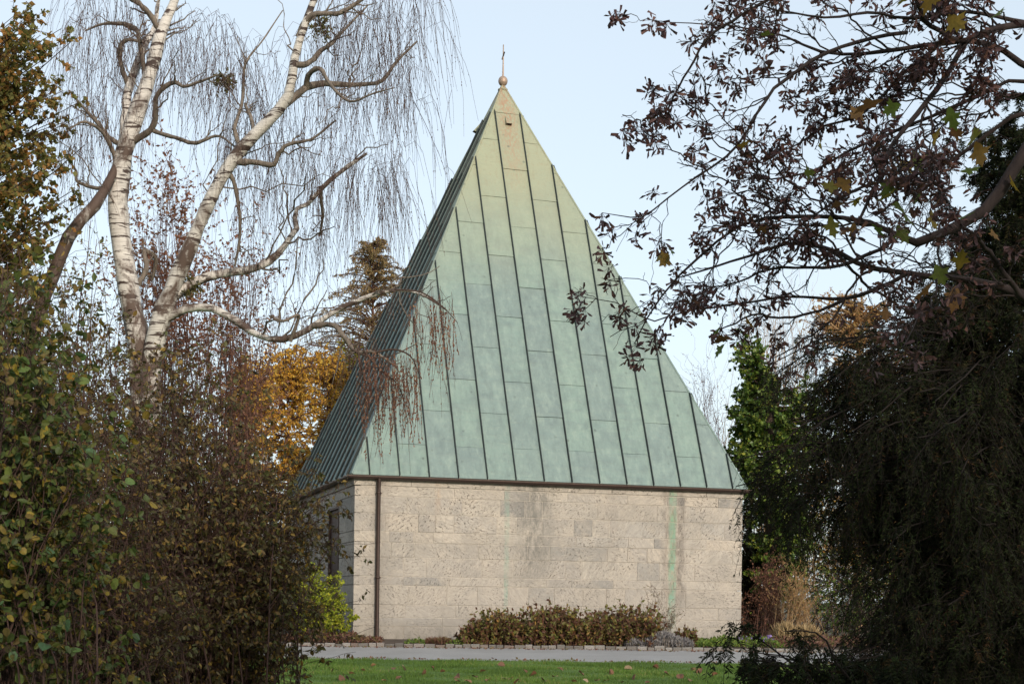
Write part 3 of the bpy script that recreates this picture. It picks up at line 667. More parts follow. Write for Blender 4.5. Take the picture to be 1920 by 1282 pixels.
def limbs_from(trunk, Rt, C, r0, K=8, low=0.25, rise=0.4):
    """limbs leaving a trunk polyline below each target point"""
    zt = trunk[:, 2]; n = len(C)
    dist = np.linalg.norm(C[:, :2] - trunk[len(trunk) // 2, :2], axis=1)
    z0 = np.clip(C[:, 2] - dist * rise, zt[0] + low * (zt[-1] - zt[0]), zt[-1])
    b = np.stack([np.interp(z0, zt, trunk[:, q]) for q in range(3)], -1)
    ctrl = (b + C) / 2; ctrl[:, 2] = b[:, 2] * .6 + C[:, 2] * .4
    k = np.linspace(0, 1, K)[None, :, None]
    P = b[:, None] * (1 - k) ** 2 + 2 * ctrl[:, None] * k * (1 - k) + C[:, None] * k ** 2
    L = np.linalg.norm(C - b, axis=1)
    w = rng.standard_normal(P.shape) * .03 * L[:, None, None] / 3; w[:, 0] = 0; P = P + np.cumsum(w, 1)
    R = r0 * np.clip(L / L.mean(), .4, 1.5)[:, None] * (1 - .7 * k[..., 0])
    return P, R
def tree(name, label, cat, base, height, ells, trunk_r, nC, leaf, mat, bark, nt=5, nl=10, lsize=.07, down=.6, twl=(.25, .45), lowf=.25, rise=.4, lean=(0, 0), group=None, limb_r=None, twig_mat=None, shape=LEAF_DIA, droop=0.1, wx=1.0, up=0.0, leaf_name='foliage'):
    base = np.array(base, float); t = thing(name, label, cat, base, 0, group)
    k = np.linspace(0, 1, 14)
    T = base + np.stack([lean[0] * k + .12 * np.sin(k * 5 + base[0]) * k, lean[1] * k, height * k - .15], -1)
    Rt = trunk_r * (1 - .85 * k); Rt[0] *= 1.35
    tube_obj('trunk', T[None], Rt[None], M[bark], t, 9, .04, off=base)
    C = in_ellipsoids(ells, nC)
    PL, RL = limbs_from(T, Rt, C, limb_r or trunk_r * .22, rise=rise, low=lowf)
    PT, RT = children(PL, RL, nt, .25, 1.0, (25, 75), twl, droop, .25, 6, .45, .4, up=up)
    tube_obj('limbs', PL, RL, M[bark], t, 5, off=base)
    tube_obj('twigs', PT, np.maximum(RT, .004), M[twig_mat or bark], t, 3, kind='stuff', off=base)
    if nl:
        Sx, Tx = points_on(np.concatenate([PT]), nl, .1)
        leaves(Sx, droopdirs(Tx, down), rng.uniform(.6, 1.25, len(Sx)) * lsize, shape, M[mat], t, leaf_name, off=base, wx=wx)
    return t
def ell(px, py, d, wpx, hpx, dep, w=1.0):
    c = W(px, py, d); k = d / F
    return (c[0], c[1], c[2], wpx * k, dep, hpx * k, w)

# ------------------------------------------------------------------ background trees
tree('golden_tree', 'tall golden-yellow autumn tree right beside the left slope of the green roof', 'tree', G(615, 52), 8.7, [ell(620, 760, 52, 60, 120, 1.6, 2), ell(600, 900, 52, 70, 120, 1.6, 1.2), ell(625, 690, 52, 35, 50, 1.0, .6)], .14, 150, LEAF_DIA, 'lf_gold', 'bark_red', 9, 17, .105, 1.3, rise=.2, droop=.3)
tree('golden_tree', 'golden-orange autumn tree in the gap between the dark shrub and the roof', 'tree', G(535, 50), 8.2, [ell(540, 790, 50, 75, 130, 1.6, 2), ell(520, 920, 50, 75, 110, 1.6, 1), ell(550, 680, 50, 60, 50, 1.0, .8)], .13, 190, LEAF_DIA, 'lf_gold', 'bark_red', 9, 17, .105, 1.3, rise=.2, droop=.3)
tree('golden_tree', 'lower amber autumn tree showing through the top of the dark shrub', 'tree', G(460, 48), 7.0, [ell(470, 790, 48, 70, 120, 1.5, 2), ell(440, 910, 48, 70, 100, 1.5, 1), ell(480, 690, 48, 45, 40, 1.0, .6)], .12, 160, LEAF_DIA, 'lf_gold', 'bark_red', 9, 16, .105, 1.2, rise=.2, droop=.3)
tree('golden_tree', 'yellow-green autumn tree just under the spruce beside the roof edge', 'tree', G(655, 57), 9.3, [ell(655, 690, 57, 45, 60, 1.5, 2), ell(645, 800, 57, 50, 80, 1.5, 1)], .12, 90, LEAF_DIA, 'lf_goldgreen', 'bark_red', 6, 10, .12, 1.0, rise=.25, droop=.2)
# spruce: whorls of drooping boughs
def spruce(name, label, px, top_y, d, rad):
    base = G(px, d); H = W(px, top_y, d)[2] - base[2]
    t = thing(name, label, 'tree', base)
    k = np.linspace(0, 1, 12); T = base + np.stack([0 * k, 0 * k, H * k - .1], -1)
    tube_obj('trunk', T[None], (.22 * (1 - .95 * k))[None], M['bark_red'], t, 8, off=base)
    n = 230; h = rng.uniform(.5, .985, n); az = rng.uniform(0, 6.283, n); Ls = rad * (1.02 - h) / .7 * rng.uniform(.75, 1.15, n) + .12
    S = base + np.stack([0 * h, 0 * h, H * h], -1); D = unit(np.stack([np.cos(az), np.sin(az), .25 + .5 * h], -1))
    PL, RL = shoots(S, D, Ls, np.full(n, .03), .45, .1, 8, .3)
    tube_obj('boughs', PL, RL, M['bark_red'], t, 4, off=base)
    PT, RT = children(PL, RL, 18, .1, 1, (40, 65), (.08, .2), .5, .1, 4, .5, .4, lmin=.14)
    tube_obj('twigs', PT, np.maximum(RT, .005), M['bark_red'], t, 3, kind='stuff', off=base)
    Sx, Tx = points_on(np.concatenate([PT]), 11, 0); leaves(Sx, unit(Tx + .8 * rng.standard_normal(Tx.shape)), rng.uniform(.06, .11, len(Sx)), LEAF_DIA, M['lf_spruce'], t, 'needles', off=base, wx=.6)
spruce('spruce_tree', 'brownish spruce with drooping boughs rising behind the left roof slope', 692, 438, 60, 8.0)
# thin reddish trees behind the birch
def stem_tree(name, label, px, d, ells, n, mat, lsz, nl, bark='bark_red', r=.03, nt=6, base_spread=.5, twl=(.2, .4), shape=LEAF_DIA, down=.5, cat='tree', up=.2):
    base = G(px, d); t = thing(name, label, cat, base)
    C = in_ellipsoids(ells, n); PS, RS = stems_to(base + np.array([0, 0, -.1]), C, r, 10, base_spread, .5)
    tube_obj('stems', PS, RS, M[bark], t, 5, off=base)
    PT, RT = children(PS, RS, nt, .3, 1, (25, 65), twl, .0, .5, 7, .5, .4, up=up)
    tube_obj('twigs', PT, np.maximum(RT, .0035), M[bark], t, 3, kind='stuff', off=base)
    if nl:
        Sx, Tx = points_on(PT, nl, .2); leaves(Sx, droopdirs(Tx, down), rng.uniform(.6, 1.2, len(Sx)) * lsz, shape, M[mat], t, 'foliage', off=base)
    return t
stem_tree('red_leaved_tree', 'thin upright tree with sparse rusty-red leaves between the two birch trunks', 310, 33, [ell(320, 420, 33, 60, 120, 1.2, 1.5), ell(300, 560, 33, 100, 90, 1.5, 1), ell(335, 330, 33, 35, 50, .8, .5)], 54, 'lf_red', .11, 15, r=.02, nt=8, twl=(.12, .26))
stem_tree('red_leaved_tree', 'reddish-brown twiggy tree behind the right-hand birch limb', 430, 36, [ell(430, 500, 36, 60, 80, 1.2, 1.5), ell(450, 640, 36, 90, 70, 1.5, 1)], 54, 'lf_red', .1, 14, r=.02, nt=8, twl=(.14, .28))
stem_tree('red_leaved_tree', 'leafy brown twiggy tree at the left behind the leaning birch stem', 160, 32, [ell(160, 520, 32, 80, 110, 1.2, 1), ell(120, 640, 32, 110, 90, 1.5, 1)], 40, 'lf_oak', .09, 12, r=.024, nt=8, twl=(.14, .28))
# upper left leafy tree
b = G(-240, 23)
tree('broadleaf_tree', 'tall green and brown leafed tree filling the upper left corner', 'tree', b, 11.5, [ell(20, 90, 22, 110, 90, 1.5, 1.6), ell(-10, 260, 22, 90, 90, 1.5, 1.3), ell(60, 190, 22.5, 90, 70, 1.3, 1), ell(20, 400, 22, 110, 80, 1.4, 1.3), ell(110, 330, 22, 70, 55, 1, .5), ell(-160, 200, 23, 150, 300, 1.8, 1.5), ell(0, 520, 21.5, 110, 70, 1.3, .8)], .22, 260, LEAF_OVAL, 'lf_oak', 'bark_dark', 9, 16, .09, .5, twl=(.1, .2), rise=.45, limb_r=.014, shape=LEAF_DIA, wx=1.4)
# right background
def ivy_tree():
    base = G(1440, 44); t = thing('ivy_clad_tree', 'bushy tree wrapped in bright green ivy right of the chapel', 'tree', base)
    k = np.linspace(0, 1, 12); H = W(1440, 730, 44)[2] - base[2]
    T = base + np.stack([.1 * np.sin(k * 4), 0 * k, H * k - .1], -1)
    tube_obj('trunk', T[None], (.3 * (1 - .7 * k))[None], M['bark_dark'], t, 8, .05, off=base)
    C = in_ellipsoids([ell(1435, 760, 44, 70, 80, 1.4, 2), ell(1430, 890, 44, 80, 90, 1.5, 2), ell(1470, 1000, 44, 80, 70, 1.4, 1.4), ell(1400, 660, 44, 30, 30, .8, .3), ell(1520, 820, 44, 80, 130, 1.5, 1.2), ell(1400, 800, 44, 45, 90, .8, .7), ell(1455, 1070, 44, 70, 60, 1, .8)], 400)
    PL, RL = limbs_from(T, None, C, .02, rise=.1, low=.05)
    tube_obj('limbs', PL, RL, M['bark_dark'], t, 4, off=base)
    PT, RT = children(PL, RL, 8, .4, 1, (30, 90), (.2, .45), .1, .2, 5)
    tube_obj('twigs', PT, np.maximum(RT, .004), M['bark_dark'], t, 3, kind='stuff', off=base)
    Sx, Tx = points_on(PT, 14, 0); Dn = unit(rng.standard_normal(Sx.shape) * .5 + np.array([0, -.3, -.6]))
    leaves(Sx, Dn, rng.uniform(.08, .15, len(Sx)), LEAF_ROUND if False else LEAF_DIA, M['lf_ivy'], t, 'ivy_leaves', off=base, wx=1.6)
ivy_tree()
stem_tree('bare_poplar', 'pale bare upright twigs rising above the ivy-clad tree', 1450, 52, [ell(1410, 610, 52, 40, 70, 1, 1), ell(1470, 600, 52, 40, 60, 1, 1), ell(1520, 590, 52, 30, 50, 1, .6)], 46, 'lf_tan', .06, 1, 'bark_tan', .022, 9, 1.2, (.12, .3), up=1.6)
tree('orange_tree', 'orange-tan autumn tree glowing through the maple twigs', 'tree', G(1610, 58), 12.5, [ell(1590, 590, 58, 90, 55, 1.4, 4), ell(1620, 690, 58, 110, 70, 1.6, 2), ell(1610, 850, 58, 110, 120, 1.8, 1.5)], .15, 190, LEAF_DIA, 'lf_orange', 'bark_tan', 6, 11, .12, .7, rise=.5)
tree('orange_tree', 'tan autumn tree seen through gaps high in the dark yew', 'tree', G(1790, 60), 10.0, [ell(1800, 650, 60, 120, 80, 1.6, 2), ell(1790, 820, 60, 130, 130, 1.8, 2)], .15, 120, LEAF_DIA, 'lf_orange', 'bark_tan', 6, 9, .12, .7, rise=.5)
tree('golden_tree', 'yellow autumn tree low behind the yew at right', 'tree', G(1700, 50), 5.5, [ell(1690, 950, 50, 130, 110, 1.6, 2), ell(1560, 930, 50, 60, 120, 1.4, 1)], .12, 110, LEAF_DIA, 'lf_gold', 'bark_tan', 6, 10, .11, .7, rise=.4)
stem_tree('bare_shrub', 'bare reddish twiggy shrub peeping past the right roof edge', 1330, 56, [ell(1325, 730, 56, 35, 50, 1, 1), ell(1340, 820, 56, 40, 60, 1, 1)], 34, 'lf_red', .07, 4, 'bark_red', .025, 8, .8, (.15, .3), cat='shrub')
stem_tree('conifer_shrub', 'dark green narrow conifer close to the right end of the stone wall', 1412, 45, [ell(1410, 1080, 45, 22, 90, .5, 1), ell(1405, 960, 45, 14, 50, .4, .4)], 60, 'lf_yew', .09, 30, 'bark_dark', .015, 9, .15, (.1, .2), cat='shrub')
stem_tree('red_shrub', 'rusty-red leafed shrub in the bed right of the chapel', 1440, 42, [ell(1440, 1090, 42, 40, 60, .8, 1), ell(1430, 1160, 42, 50, 35, .8, .7)], 46, 'lf_red', .07, 9, 'bark_red', .014, 8, .4, (.2, .4), cat='shrub')
stem_tree('red_shrub', 'brown twiggy shrub with tan stems below the yew branch', 1500, 41, [ell(1500, 1100, 41, 45, 70, .8, 1)], 44, 'lf_orange', .06, 5, 'bark_tan', .012, 8, .35, (.2, .4), cat='shrub')
stem_tree('leafy_shrub', 'dark green shrub behind the corner right of the chapel wall', 1580, 46, [ell(1560, 1080, 46, 140, 110, 1.2, 1), ell(1700, 1080, 46, 120, 120, 1.2, 1)], 90, 'lf_ivy', .1, 14, 'bark_dark', .02, 7, 2.0, (.15, .3), cat='shrub')
stem_tree('leafy_shrub', 'tall autumn thicket far behind the yew and the ivy-clad tree', 1640, 64, [ell(1500, 1000, 64, 130, 110, 1.5, 1), ell(1680, 980, 64, 140, 120, 1.5, 1), ell(1850, 980, 64, 120, 130, 1.5, 1)], 140, 'lf_oak', .15, 13, 'bark_dark', .03, 7, 4.0, (.12, .24), cat='shrub')
stem_tree('leafy_shrub', 'brown-green shrub mass low behind the big left shrubs', 330, 43, [ell(200, 1020, 43, 220, 130, 1.2, 1), ell(430, 1010, 43, 140, 130, 1.2, 1)], 130, 'lf_oak', .1, 14, 'bark_dark', .02, 7, 3.0, (.15, .3), cat='shrub')

tree('golden_tree', 'yellow autumn tree beyond the right edge behind the maple trunk', 'tree', G(2080, 56), 9.5, [ell(2080, 720, 56, 130, 110, 1.8, 2), ell(2070, 930, 56, 150, 130, 2, 2)], .16, 110, LEAF_DIA, 'lf_orange', 'bark_tan', 6, 9, .13, .7, rise=.4)
tree('golden_tree', 'second autumn tree beyond the right edge of the picture', 'tree', G(2330, 52), 8.5, [ell(2330, 760, 52, 140, 120, 1.8, 2), ell(2320, 960, 52, 150, 120, 2, 2)], .16, 110, LEAF_DIA, 'lf_oak', 'bark_dark', 6, 9, .13, .7, rise=.4)
stem_tree('leafy_shrub', 'low brown thicket far behind the lime-leafed shrub', 560, 66, [ell(500, 1060, 66, 90, 80, 1.5, 1), ell(640, 1060, 66, 90, 80, 1.5, 1), ell(300, 1060, 66, 120, 80, 1.5, 1), ell(60, 1060, 66, 140, 80, 1.5, 1), ell(-200, 1040, 66, 160, 100, 1.5, 1)], 190, 'lf_oak', .16, 12, 'bark_dark', .03, 7, 6.0, (.12, .24), cat='shrub')
stem_tree('leafy_shrub', 'low brown thicket beyond the right edge of the picture', 2150, 64, [ell(2000, 1040, 64, 120, 100, 1.5, 1), ell(2200, 1040, 64, 140, 100, 1.5, 1), ell(2420, 1040, 64, 140, 100, 1.5, 1)], 120, 'lf_oak', .16, 12, 'bark_dark', .03, 7, 5.0, (.12, .24), cat='shrub')

# ------------------------------------------------------------------ birch
bb = G(275, 24)
birch = thing('birch_tree', 'white-barked weeping birch with forked leaning trunks and hanging bare twigs', 'tree', bb)
D0 = 24.0
def trace(pts, K=22, d=D0, dv=0.0, start_d=None):
    """pts: (px, py, radius px[, depth shift])"""
    out = []
    for i, p in enumerate(pts):
        t = i / (len(pts) - 1); dd = d + (p[3] if len(p) > 3 else dv * t)
        out.append([*W(p[0], p[1], dd), p[2] * dd / F])
    q = resample(out, K); return q[:, :3], q[:, 3]
def stem_obj(name, pts, mat, parent, off, K=26, n=10, jit=.05, v=0.0, **kw):
    P, R = trace(pts, K, **kw)
    wg = np.cumsum(rng.normal(0, 1, P.shape), 0); wg -= np.linspace(0, 1, K)[:, None] * wg[-1]; P = P + wg * np.minimum(R, .05)[:, None] * (.14 if name == 'limb' else .05)
    R = R * (1 + rng.normal(0, .06, K))
    V, Q = tubes(P[None], R[None], n, jit)
    mesh(name, V, Q, mat, parent, vals=np.repeat(v if np.ndim(v) else np.full(K, v), n), smooth=True, off=off)
    return P, R
lv = np.linspace(.55, 0, 26) ** 1.2
T1 = stem_obj('trunk', [(276, 1190, 30), (270, 800, 23), (260, 640, 20), (244, 560, 19), (232, 480, 18.5), (222, 400, 18.5), (226, 320, 18), (240, 262, 17), (262, 195, 14.5), (284, 130, 13), (299, 70, 11), (322, 15, 8.5), (346, -50, 7)], M['birch'], birch, bb, K=40, n=12, v=np.linspace(.6, -.25, 40))
T2 = stem_obj('trunk', [(274, 1185, 26), (282, 720, 20), (294, 625, 18), (320, 545, 16), (347, 485, 14), (372, 425, 12.8), (398, 368, 12.2), (430, 310, 11.5), (470, 262, 11), (518, 212, 10.5), (543, 172, 9.5), (552, 112, 8), (570, 50, 7), (598, -25, 6.5)], M['birch'], birch, bb, K=40, n=12, v=np.linspace(.45, -.3, 40), dv=-1.5)
T3 = stem_obj('trunk', [(20, 1180, 17), (45, 720, 14), (70, 600, 13), (96, 520, 12), (112, 476, 11.5), (136, 428, 11), (176, 386, 10), (206, 338, 8.5, .35), (222, 302, 7, .6), (228, 280, 5, .7)], M['birch'], birch, bb, v=.65, d=23.4)
limb_defs = [
    [(232, 262, 10), (238, 170, 9), (260, 112, 7), (283, 66, 5), (293, 30, 4), (300, -20, 3)],
    [(316, 564, 9), (365, 528, 9), (410, 515, 8.5), (462, 508, 7.8), (510, 488, 6.6), (545, 445, 5.6), (556, 432, 5.4), (552, 398, 5), (575, 383, 4.6), (612, 345, 4.2), (645, 318, 4), (688, 288, 2.6)],
    [(308, 602, 8.5), (340, 583, 8), (388, 575, 7.6), (430, 592, 7.2), (482, 626, 6.6), (530, 637, 6.2), (572, 622, 5.4), (622, 588, 5.5), (680, 560, 4.5), (740, 543, 3.4), (792, 552, 2.4), (838, 582, 1.3)],
    [(590, 612, 6), (625, 608, 5), (648, 632, 4.5), (668, 656, 4), (705, 660, 2.5), (745, 690, 1.5)],
    [(527, 200, 7), (572, 168, 6.5), (600, 158, 6), (645, 161, 5), (690, 158, 4), (718, 150, 3.5), (742, 118, 3), (782, 78, 1.5)],
    [(575, 163, 6), (580, 140, 5), (600, 130, 4.5), (614, 150, 3.5), (630, 170, 3), (660, 190, 2.5), (700, 175, 1.8), (740, 165, 1)],
    [(552, 122, 6), (578, 118, 5), (600, 95, 4.5), (622, 78, 3.5), (650, 50, 2.5), (690, 10, 1.5)],
    [(560, 70, 6), (575, 40, 5.5), (590, 25, 5), (640, 20, 4), (675, 0, 3.5), (720, -30, 2)],
    [(438, 302, 6), (480, 306, 5.5), (510, 307, 5), (522, 285, 4.5), (545, 268, 3.5), (585, 260, 2.5), (630, 225, 1.5)],
    [(455, 285, 4), (440, 250, 4), (445, 225, 3.5), (455, 185, 3), (460, 120, 2.5), (490, 80, 1.5), (530, 20, 1)],
    [(478, 252, 4), (468, 215, 3.5), (460, 195, 3)],
    [(247, 268, 7), (288, 240, 6), (292, 205, 5), (297, 175, 4.5), (325, 152, 4), (345, 160, 3.5), (375, 152, 2.5), (410, 140, 1.5)],
    [(288, 245, 4.5), (325, 256, 4), (370, 270, 3.5), (410, 256, 2.5), (440, 275, 1.6)],
    [(276, 150, 5), (262, 75, 4.5), (262, 66, 4.5), (245, 48, 4.5), (200, 45, 3), (160, 58, 1.5)],
    [(298, 60, 6), (285, 30, 5.5), (262, 8, 5), (235, -10, 4)],
    [(240, 160, 5), (228, 125, 4.5), (226, 90, 4), (240, 76, 3.5), (270, 80, 2.5)],
    [(226, 272, 5), (205, 258, 4.5), (188, 235, 4), (165, 210, 3), (130, 170, 2)],
    [(218, 300, 5), (205, 270, 4), (192, 250, 3.5), (175, 235, 3), (150, 230, 2), (115, 255, 1.5)],
    [(215, 340, 4), (180, 352, 3.5), (145, 340, 3), (142, 320, 2.5), (120, 290, 1.5)],
    [(430, 325, 4.5), (440, 350, 4), (447, 390, 3.5), (450, 430, 3), (440, 500, 2)],
    [(248, 550, 6), (272, 500, 5), (266, 470, 4.5), (290, 485, 4), (285, 525, 3)],
    [(545, 640, 4), (560, 590, 3), (530, 600, 2.5), (505, 592, 2)],
    [(600, 350, 4), (605, 400, 3), (600, 440, 2)],
]
LP, LR = [], []
def unproj(P):
    X, Y = P[:, 0] / P[:, 1] * F, (EYE - P[:, 2]) / P[:, 1] * F
    return np.stack([960 + cP * X - sP * Y, HZ + sP * X + cP * Y], -1)
def depth_at(px, py, stems):
    A = np.concatenate(stems); q = unproj(A); return float(A[np.argmin(((q - (px, py)) ** 2).sum(1)), 1])
for i, ld in enumerate(limb_defs):
    P, R = stem_obj('limb', ld, M['birch'] if max(p[2] for p in ld) > 8 else M['bark_grey'], birch, bb, K=24, n=7, v=-.2 if i == 0 else .12, dv=float(rng.uniform(-1.4, 1.2)) if i not in (2, 3) else -.9, d=depth_at(ld[0][0], ld[0][1], [T1[0], T2[0], *LP]))
    LP.append(P); LR.append(R)
LP = np.array(LP); LR = np.array(LR)
# side branches and pendulous twigs
T1p, T1r = T1[0][18:], T1[1][18:]; T2p, T2r = T2[0][18:], T2[1][18:]
up_ = np.array([resample(np.c_[T1p, T1r], 24), resample(np.c_[T2p, T2r], 24)])
allP = np.concatenate([LP, up_[..., :3]]); allR = np.concatenate([LR, np.minimum(up_[..., 3], .03)])
B2, BR2 = children(allP, allR, 7, .3, 1.0, (30, 70), (.16, .4), -.02, .35, 9, .45, .35, lmin=.35, up=.35)
B2, BR2 = merge((B2, BR2), children(LP[[2, 3]], LR[[2, 3]], 9, .6, 1, (30, 60), (.08, .2), -.05, .3, 9, .5, .35, up=.3))
tube_obj('branches', B2, np.clip(BR2, .005, .016), M['bark_grey'], birch, 4, kind='stuff', off=bb)
# hanging curtains: crowns of fine branches out of the main picture lines
def curtain(px0, px1, py0, py1, n, d0, d1):
    return np.array([W(rng.uniform(px0, px1), rng.uniform(py0, py1), rng.uniform(d0, d1)) for _ in range(n)])
S_c = np.concatenate([curtain(330, 440, 20, 120, 70, 23, 25.5), curtain(600, 815, -120, 60, 110, 22.3, 24.5), curtain(560, 800, 40, 200, 80, 22.3, 24), curtain(640, 760, 270, 330, 70, 22.2, 23.5),
                      curtain(120, 240, -40, 200, 110, 23, 25.5), curtain(420, 560, 60, 300, 60, 23, 25), curtain(440, 700, 230, 330, 60, 22.5, 24)])
S1, T1d = points_on(B2, 5, .3); keep = rng.random(len(S1)) < .5; S1 = S1[keep]
S_all = np.concatenate([S_c, S1])
az = rng.uniform(0, 6.283, len(S_all)); Ls = rng.uniform(.5, 1.5, len(S_all)); Ls[:len(S_c)] *= 1.35
k = np.linspace(0, 1, 9)[None, :]
out = .28 * Ls[:, None] * (1 - np.exp(-3 * k)); dz = .16 * Ls[:, None] * np.sin(np.minimum(k * 3, 1) * 3.14) * .35 - Ls[:, None] * np.clip(k - .12, 0, 1) ** 1.25
PH = np.stack([S_all[:, 0:1] + np.cos(az)[:, None] * out, S_all[:, 1:2] + np.sin(az)[:, None] * out, S_all[:, 2:3] + dz], -1)
w = rng.standard_normal(PH.shape) * .012; w[:, 0] = 0; PH = PH + np.cumsum(w, 1)
# three-way split near the ends
C3, CR3 = children(PH, np.full(PH.shape[:2], .004), 2, .15, .8, (10, 35), (.3, .6), .6, .1, 6, .8, .6)
tube_obj('hanging_twigs', PH, np.linspace(.0032, .0017, 9)[None].repeat(len(PH), 0), M['twig'], birch, 3, kind='stuff', off=bb)
tube_obj('hanging_twigs', C3, np.clip(CR3, .0018, .003), M['twig'], birch, 3, kind='stuff', off=bb)
Sx, Tx = points_on(np.concatenate([C3]), 3, .3); Sy, Ty = points_on(PH, 6, .35); Sx = np.r_[Sx, Sy]; Tx = np.r_[Tx, Ty]
leaves(Sx, droopdirs(Tx, 1.5, .35), rng.uniform(.018, .04, len(Sx)), LEAF_DIA, M['lf_catkin'], birch, 'catkins', off=bb, wx=.9)
# reddish curtains that hang in front of the roof
S_r = np.concatenate([np.array([W(x, y, 22) for x, y in zip(rng.uniform(672, 790, 95), rng.uniform(640, 720, 95))]), np.array([W(x, y, 21.8) for x, y in zip(rng.uniform(770, 850, 34), rng.uniform(545, 590, 34))])])
S_r[:, 1] += rng.normal(0, .25, len(S_r)); Lr = rng.uniform(.35, 1.25, len(S_r)); az = rng.uniform(0, 6.28, len(S_r))
PH2 = np.stack([S_r[:, 0:1] + .1 * np.cos(az)[:, None] * k * Lr[:, None], S_r[:, 1:2] + .1 * np.sin(az)[:, None] * k * Lr[:, None], S_r[:, 2:3] - Lr[:, None] * k], -1)
PH2 = PH2 + np.cumsum(rng.standard_normal(PH2.shape) * .01, 1)
tube_obj('hanging_twigs', PH2, np.full(PH2.shape[:2], .0028), M['bark_red'], birch, 3, kind='stuff', off=bb)
Sx, Tx = points_on(PH2, 26, .1); leaves(Sx, droopdirs(Tx, 1.2, .5), rng.uniform(.025, .05, len(Sx)), LEAF_DIA, M['lf_red'], birch, 'catkins', off=bb)
# arching shoots that carry those curtains
arcs = [[(705, 660, 2.2), (740, 655, 1.8), (770, 668, 1.4), (785, 700, .8)], [(680, 655, 2.2), (710, 690, 1.8), (745, 720, 1.2), (760, 760, .7)], [(660, 655, 2), (690, 668, 1.8), (730, 668, 1.3), (780, 645, .8)], [(740, 543, 2), (790, 548, 1.6), (830, 575, 1.1), (858, 605, .6)], [(670, 652, 2), (678, 690, 1.6), (690, 740, 1.2), (688, 800, .7)]]
for a_ in arcs: stem_obj('twig', a_, M['bark_dark'], birch, bb, K=12, n=5, v=1, d=22)
# mistletoe balls
for (px, py, rr) in ((418, 150, 20), (605, 50, 26), (355, 530, 22)):
    c = W(px, py, 23.8); mt = thing('mistletoe', {418: 'small olive mistletoe clump in the drooping twigs between the birch trunks', 605: 'dense brownish mistletoe ball beside the top of the right birch trunk', 355: 'olive mistletoe tuft low behind the right birch limb'}[px], 'mistletoe', c)
    n = 60; Dm = unit(rng.standard_normal((n, 3))); Pm, Rm = shoots(np.repeat(c[None], n, 0), Dm, rng.uniform(.5, 1.1, n) * rr * D0 / F * 1.2, np.full(n, .004), .25, .2, 5)
    tube_obj('stems', Pm, Rm, M['bark_dark'], mt, 3, off=c)
    Sx, Tx = points_on(Pm, 9, .35); leaves(Sx, unit(Tx + .8 * rng.standard_normal(Tx.shape)), rng.uniform(.035, .06, len(Sx)), LEAF_DIA, M['lf_mistletoe'], mt, 'foliage', off=c)

# ------------------------------------------------------------------ foreground shrubs, left
def big_shrub(name, label, base, ells, n, r0, nt, nl, lsz, mat, matbig, spread, nbig, bigsz, bark='twig', shape=LEAF_ROUND, down=.7, twl=(.12, .3)):
    t = thing(name, label, 'shrub', base)
    C = in_ellipsoids(ells, n); PS, RS = stems_to(base + np.array([0, 0, -.05]), C, r0, 12, spread, .45)
    tube_obj('stems', PS, RS, M[bark], t, 6, off=base)
    PT, RT = children(PS, RS, nt, .3, 1, (25, 75), twl, .05, .25, 6, .4, .4)
    P3, R3 = children(PT, RT, 2, .3, 1, (25, 70), (.4, .8), .1, .2, 5, .6, .5)
    tube_obj('twigs', PT, np.clip(RT, .002, .006), M[bark], t, 3, kind='stuff', off=base)
    tube_obj('twigs', P3, np.clip(R3, .0014, .003), M[bark], t, 3, kind='stuff', off=base)
    Sx, Tx = points_on(np.concatenate([P3]), nl, .2)
    leaves(Sx, droopdirs(Tx, down), rng.uniform(.4, 1.3, len(Sx)) * lsz, shape, M[mat], t, 'foliage', off=base, wx=rng.uniform(.55, 1.1, (len(Sx), 1, 1)))
    # largest leaves, on the side towards the path where they show
    Sb, Tb = points_on(P3, 1, .6); i = np.argsort(Sb[:, 1] + rng.normal(0, .25, len(Sb)))[:nbig * 3]; i = rng.choice(i, min(nbig, len(i)), replace=False)
    part_leaves(Sb[i], droopdirs(Tb[i], .5), rng.uniform(.8, 1.25, len(i)) * bigsz, shape, M[matbig], t, base)
    return t
big_shrub('hazel_shrub', 'large-leaved green hazel shrub at the left edge of the picture', G(-60, 10.0), [ell(20, 600, 10.2, 90, 90, .6, 1.1), ell(50, 740, 9.8, 110, 80, .7, 1.8), ell(100, 850, 9.8, 130, 70, .7, 1.5), ell(60, 980, 10, 120, 90, .7, .9), ell(-60, 700, 10, 110, 280, .8, 1.2), ell(200, 1060, 10, 80, 50, .5, .4)], 110, .011, 9, 6, .055, 'lf_hazel', 'lf_hazel_big', .35, 190, .078, twl=(.1, .24))
big_shrub('twiggy_shrub', 'tangled red-brown twiggy shrub in the lower left corner', G(110, 12.3), [ell(120, 700, 12.3, 140, 110, .7, 1.2), ell(150, 900, 12.2, 190, 130, .8, 2), ell(120, 1120, 12.2, 220, 130, .8, 2), ell(20, 560, 12.4, 90, 90, .6, .8), ell(330, 1150, 12.2, 120, 90, .6, .8)], 190, .011, 11, 5, .05, 'lf_shrub', 'lf_shrub_big', .55, 120, .05, 'twig_red', LEAF_OVAL, .8, (.12, .3))
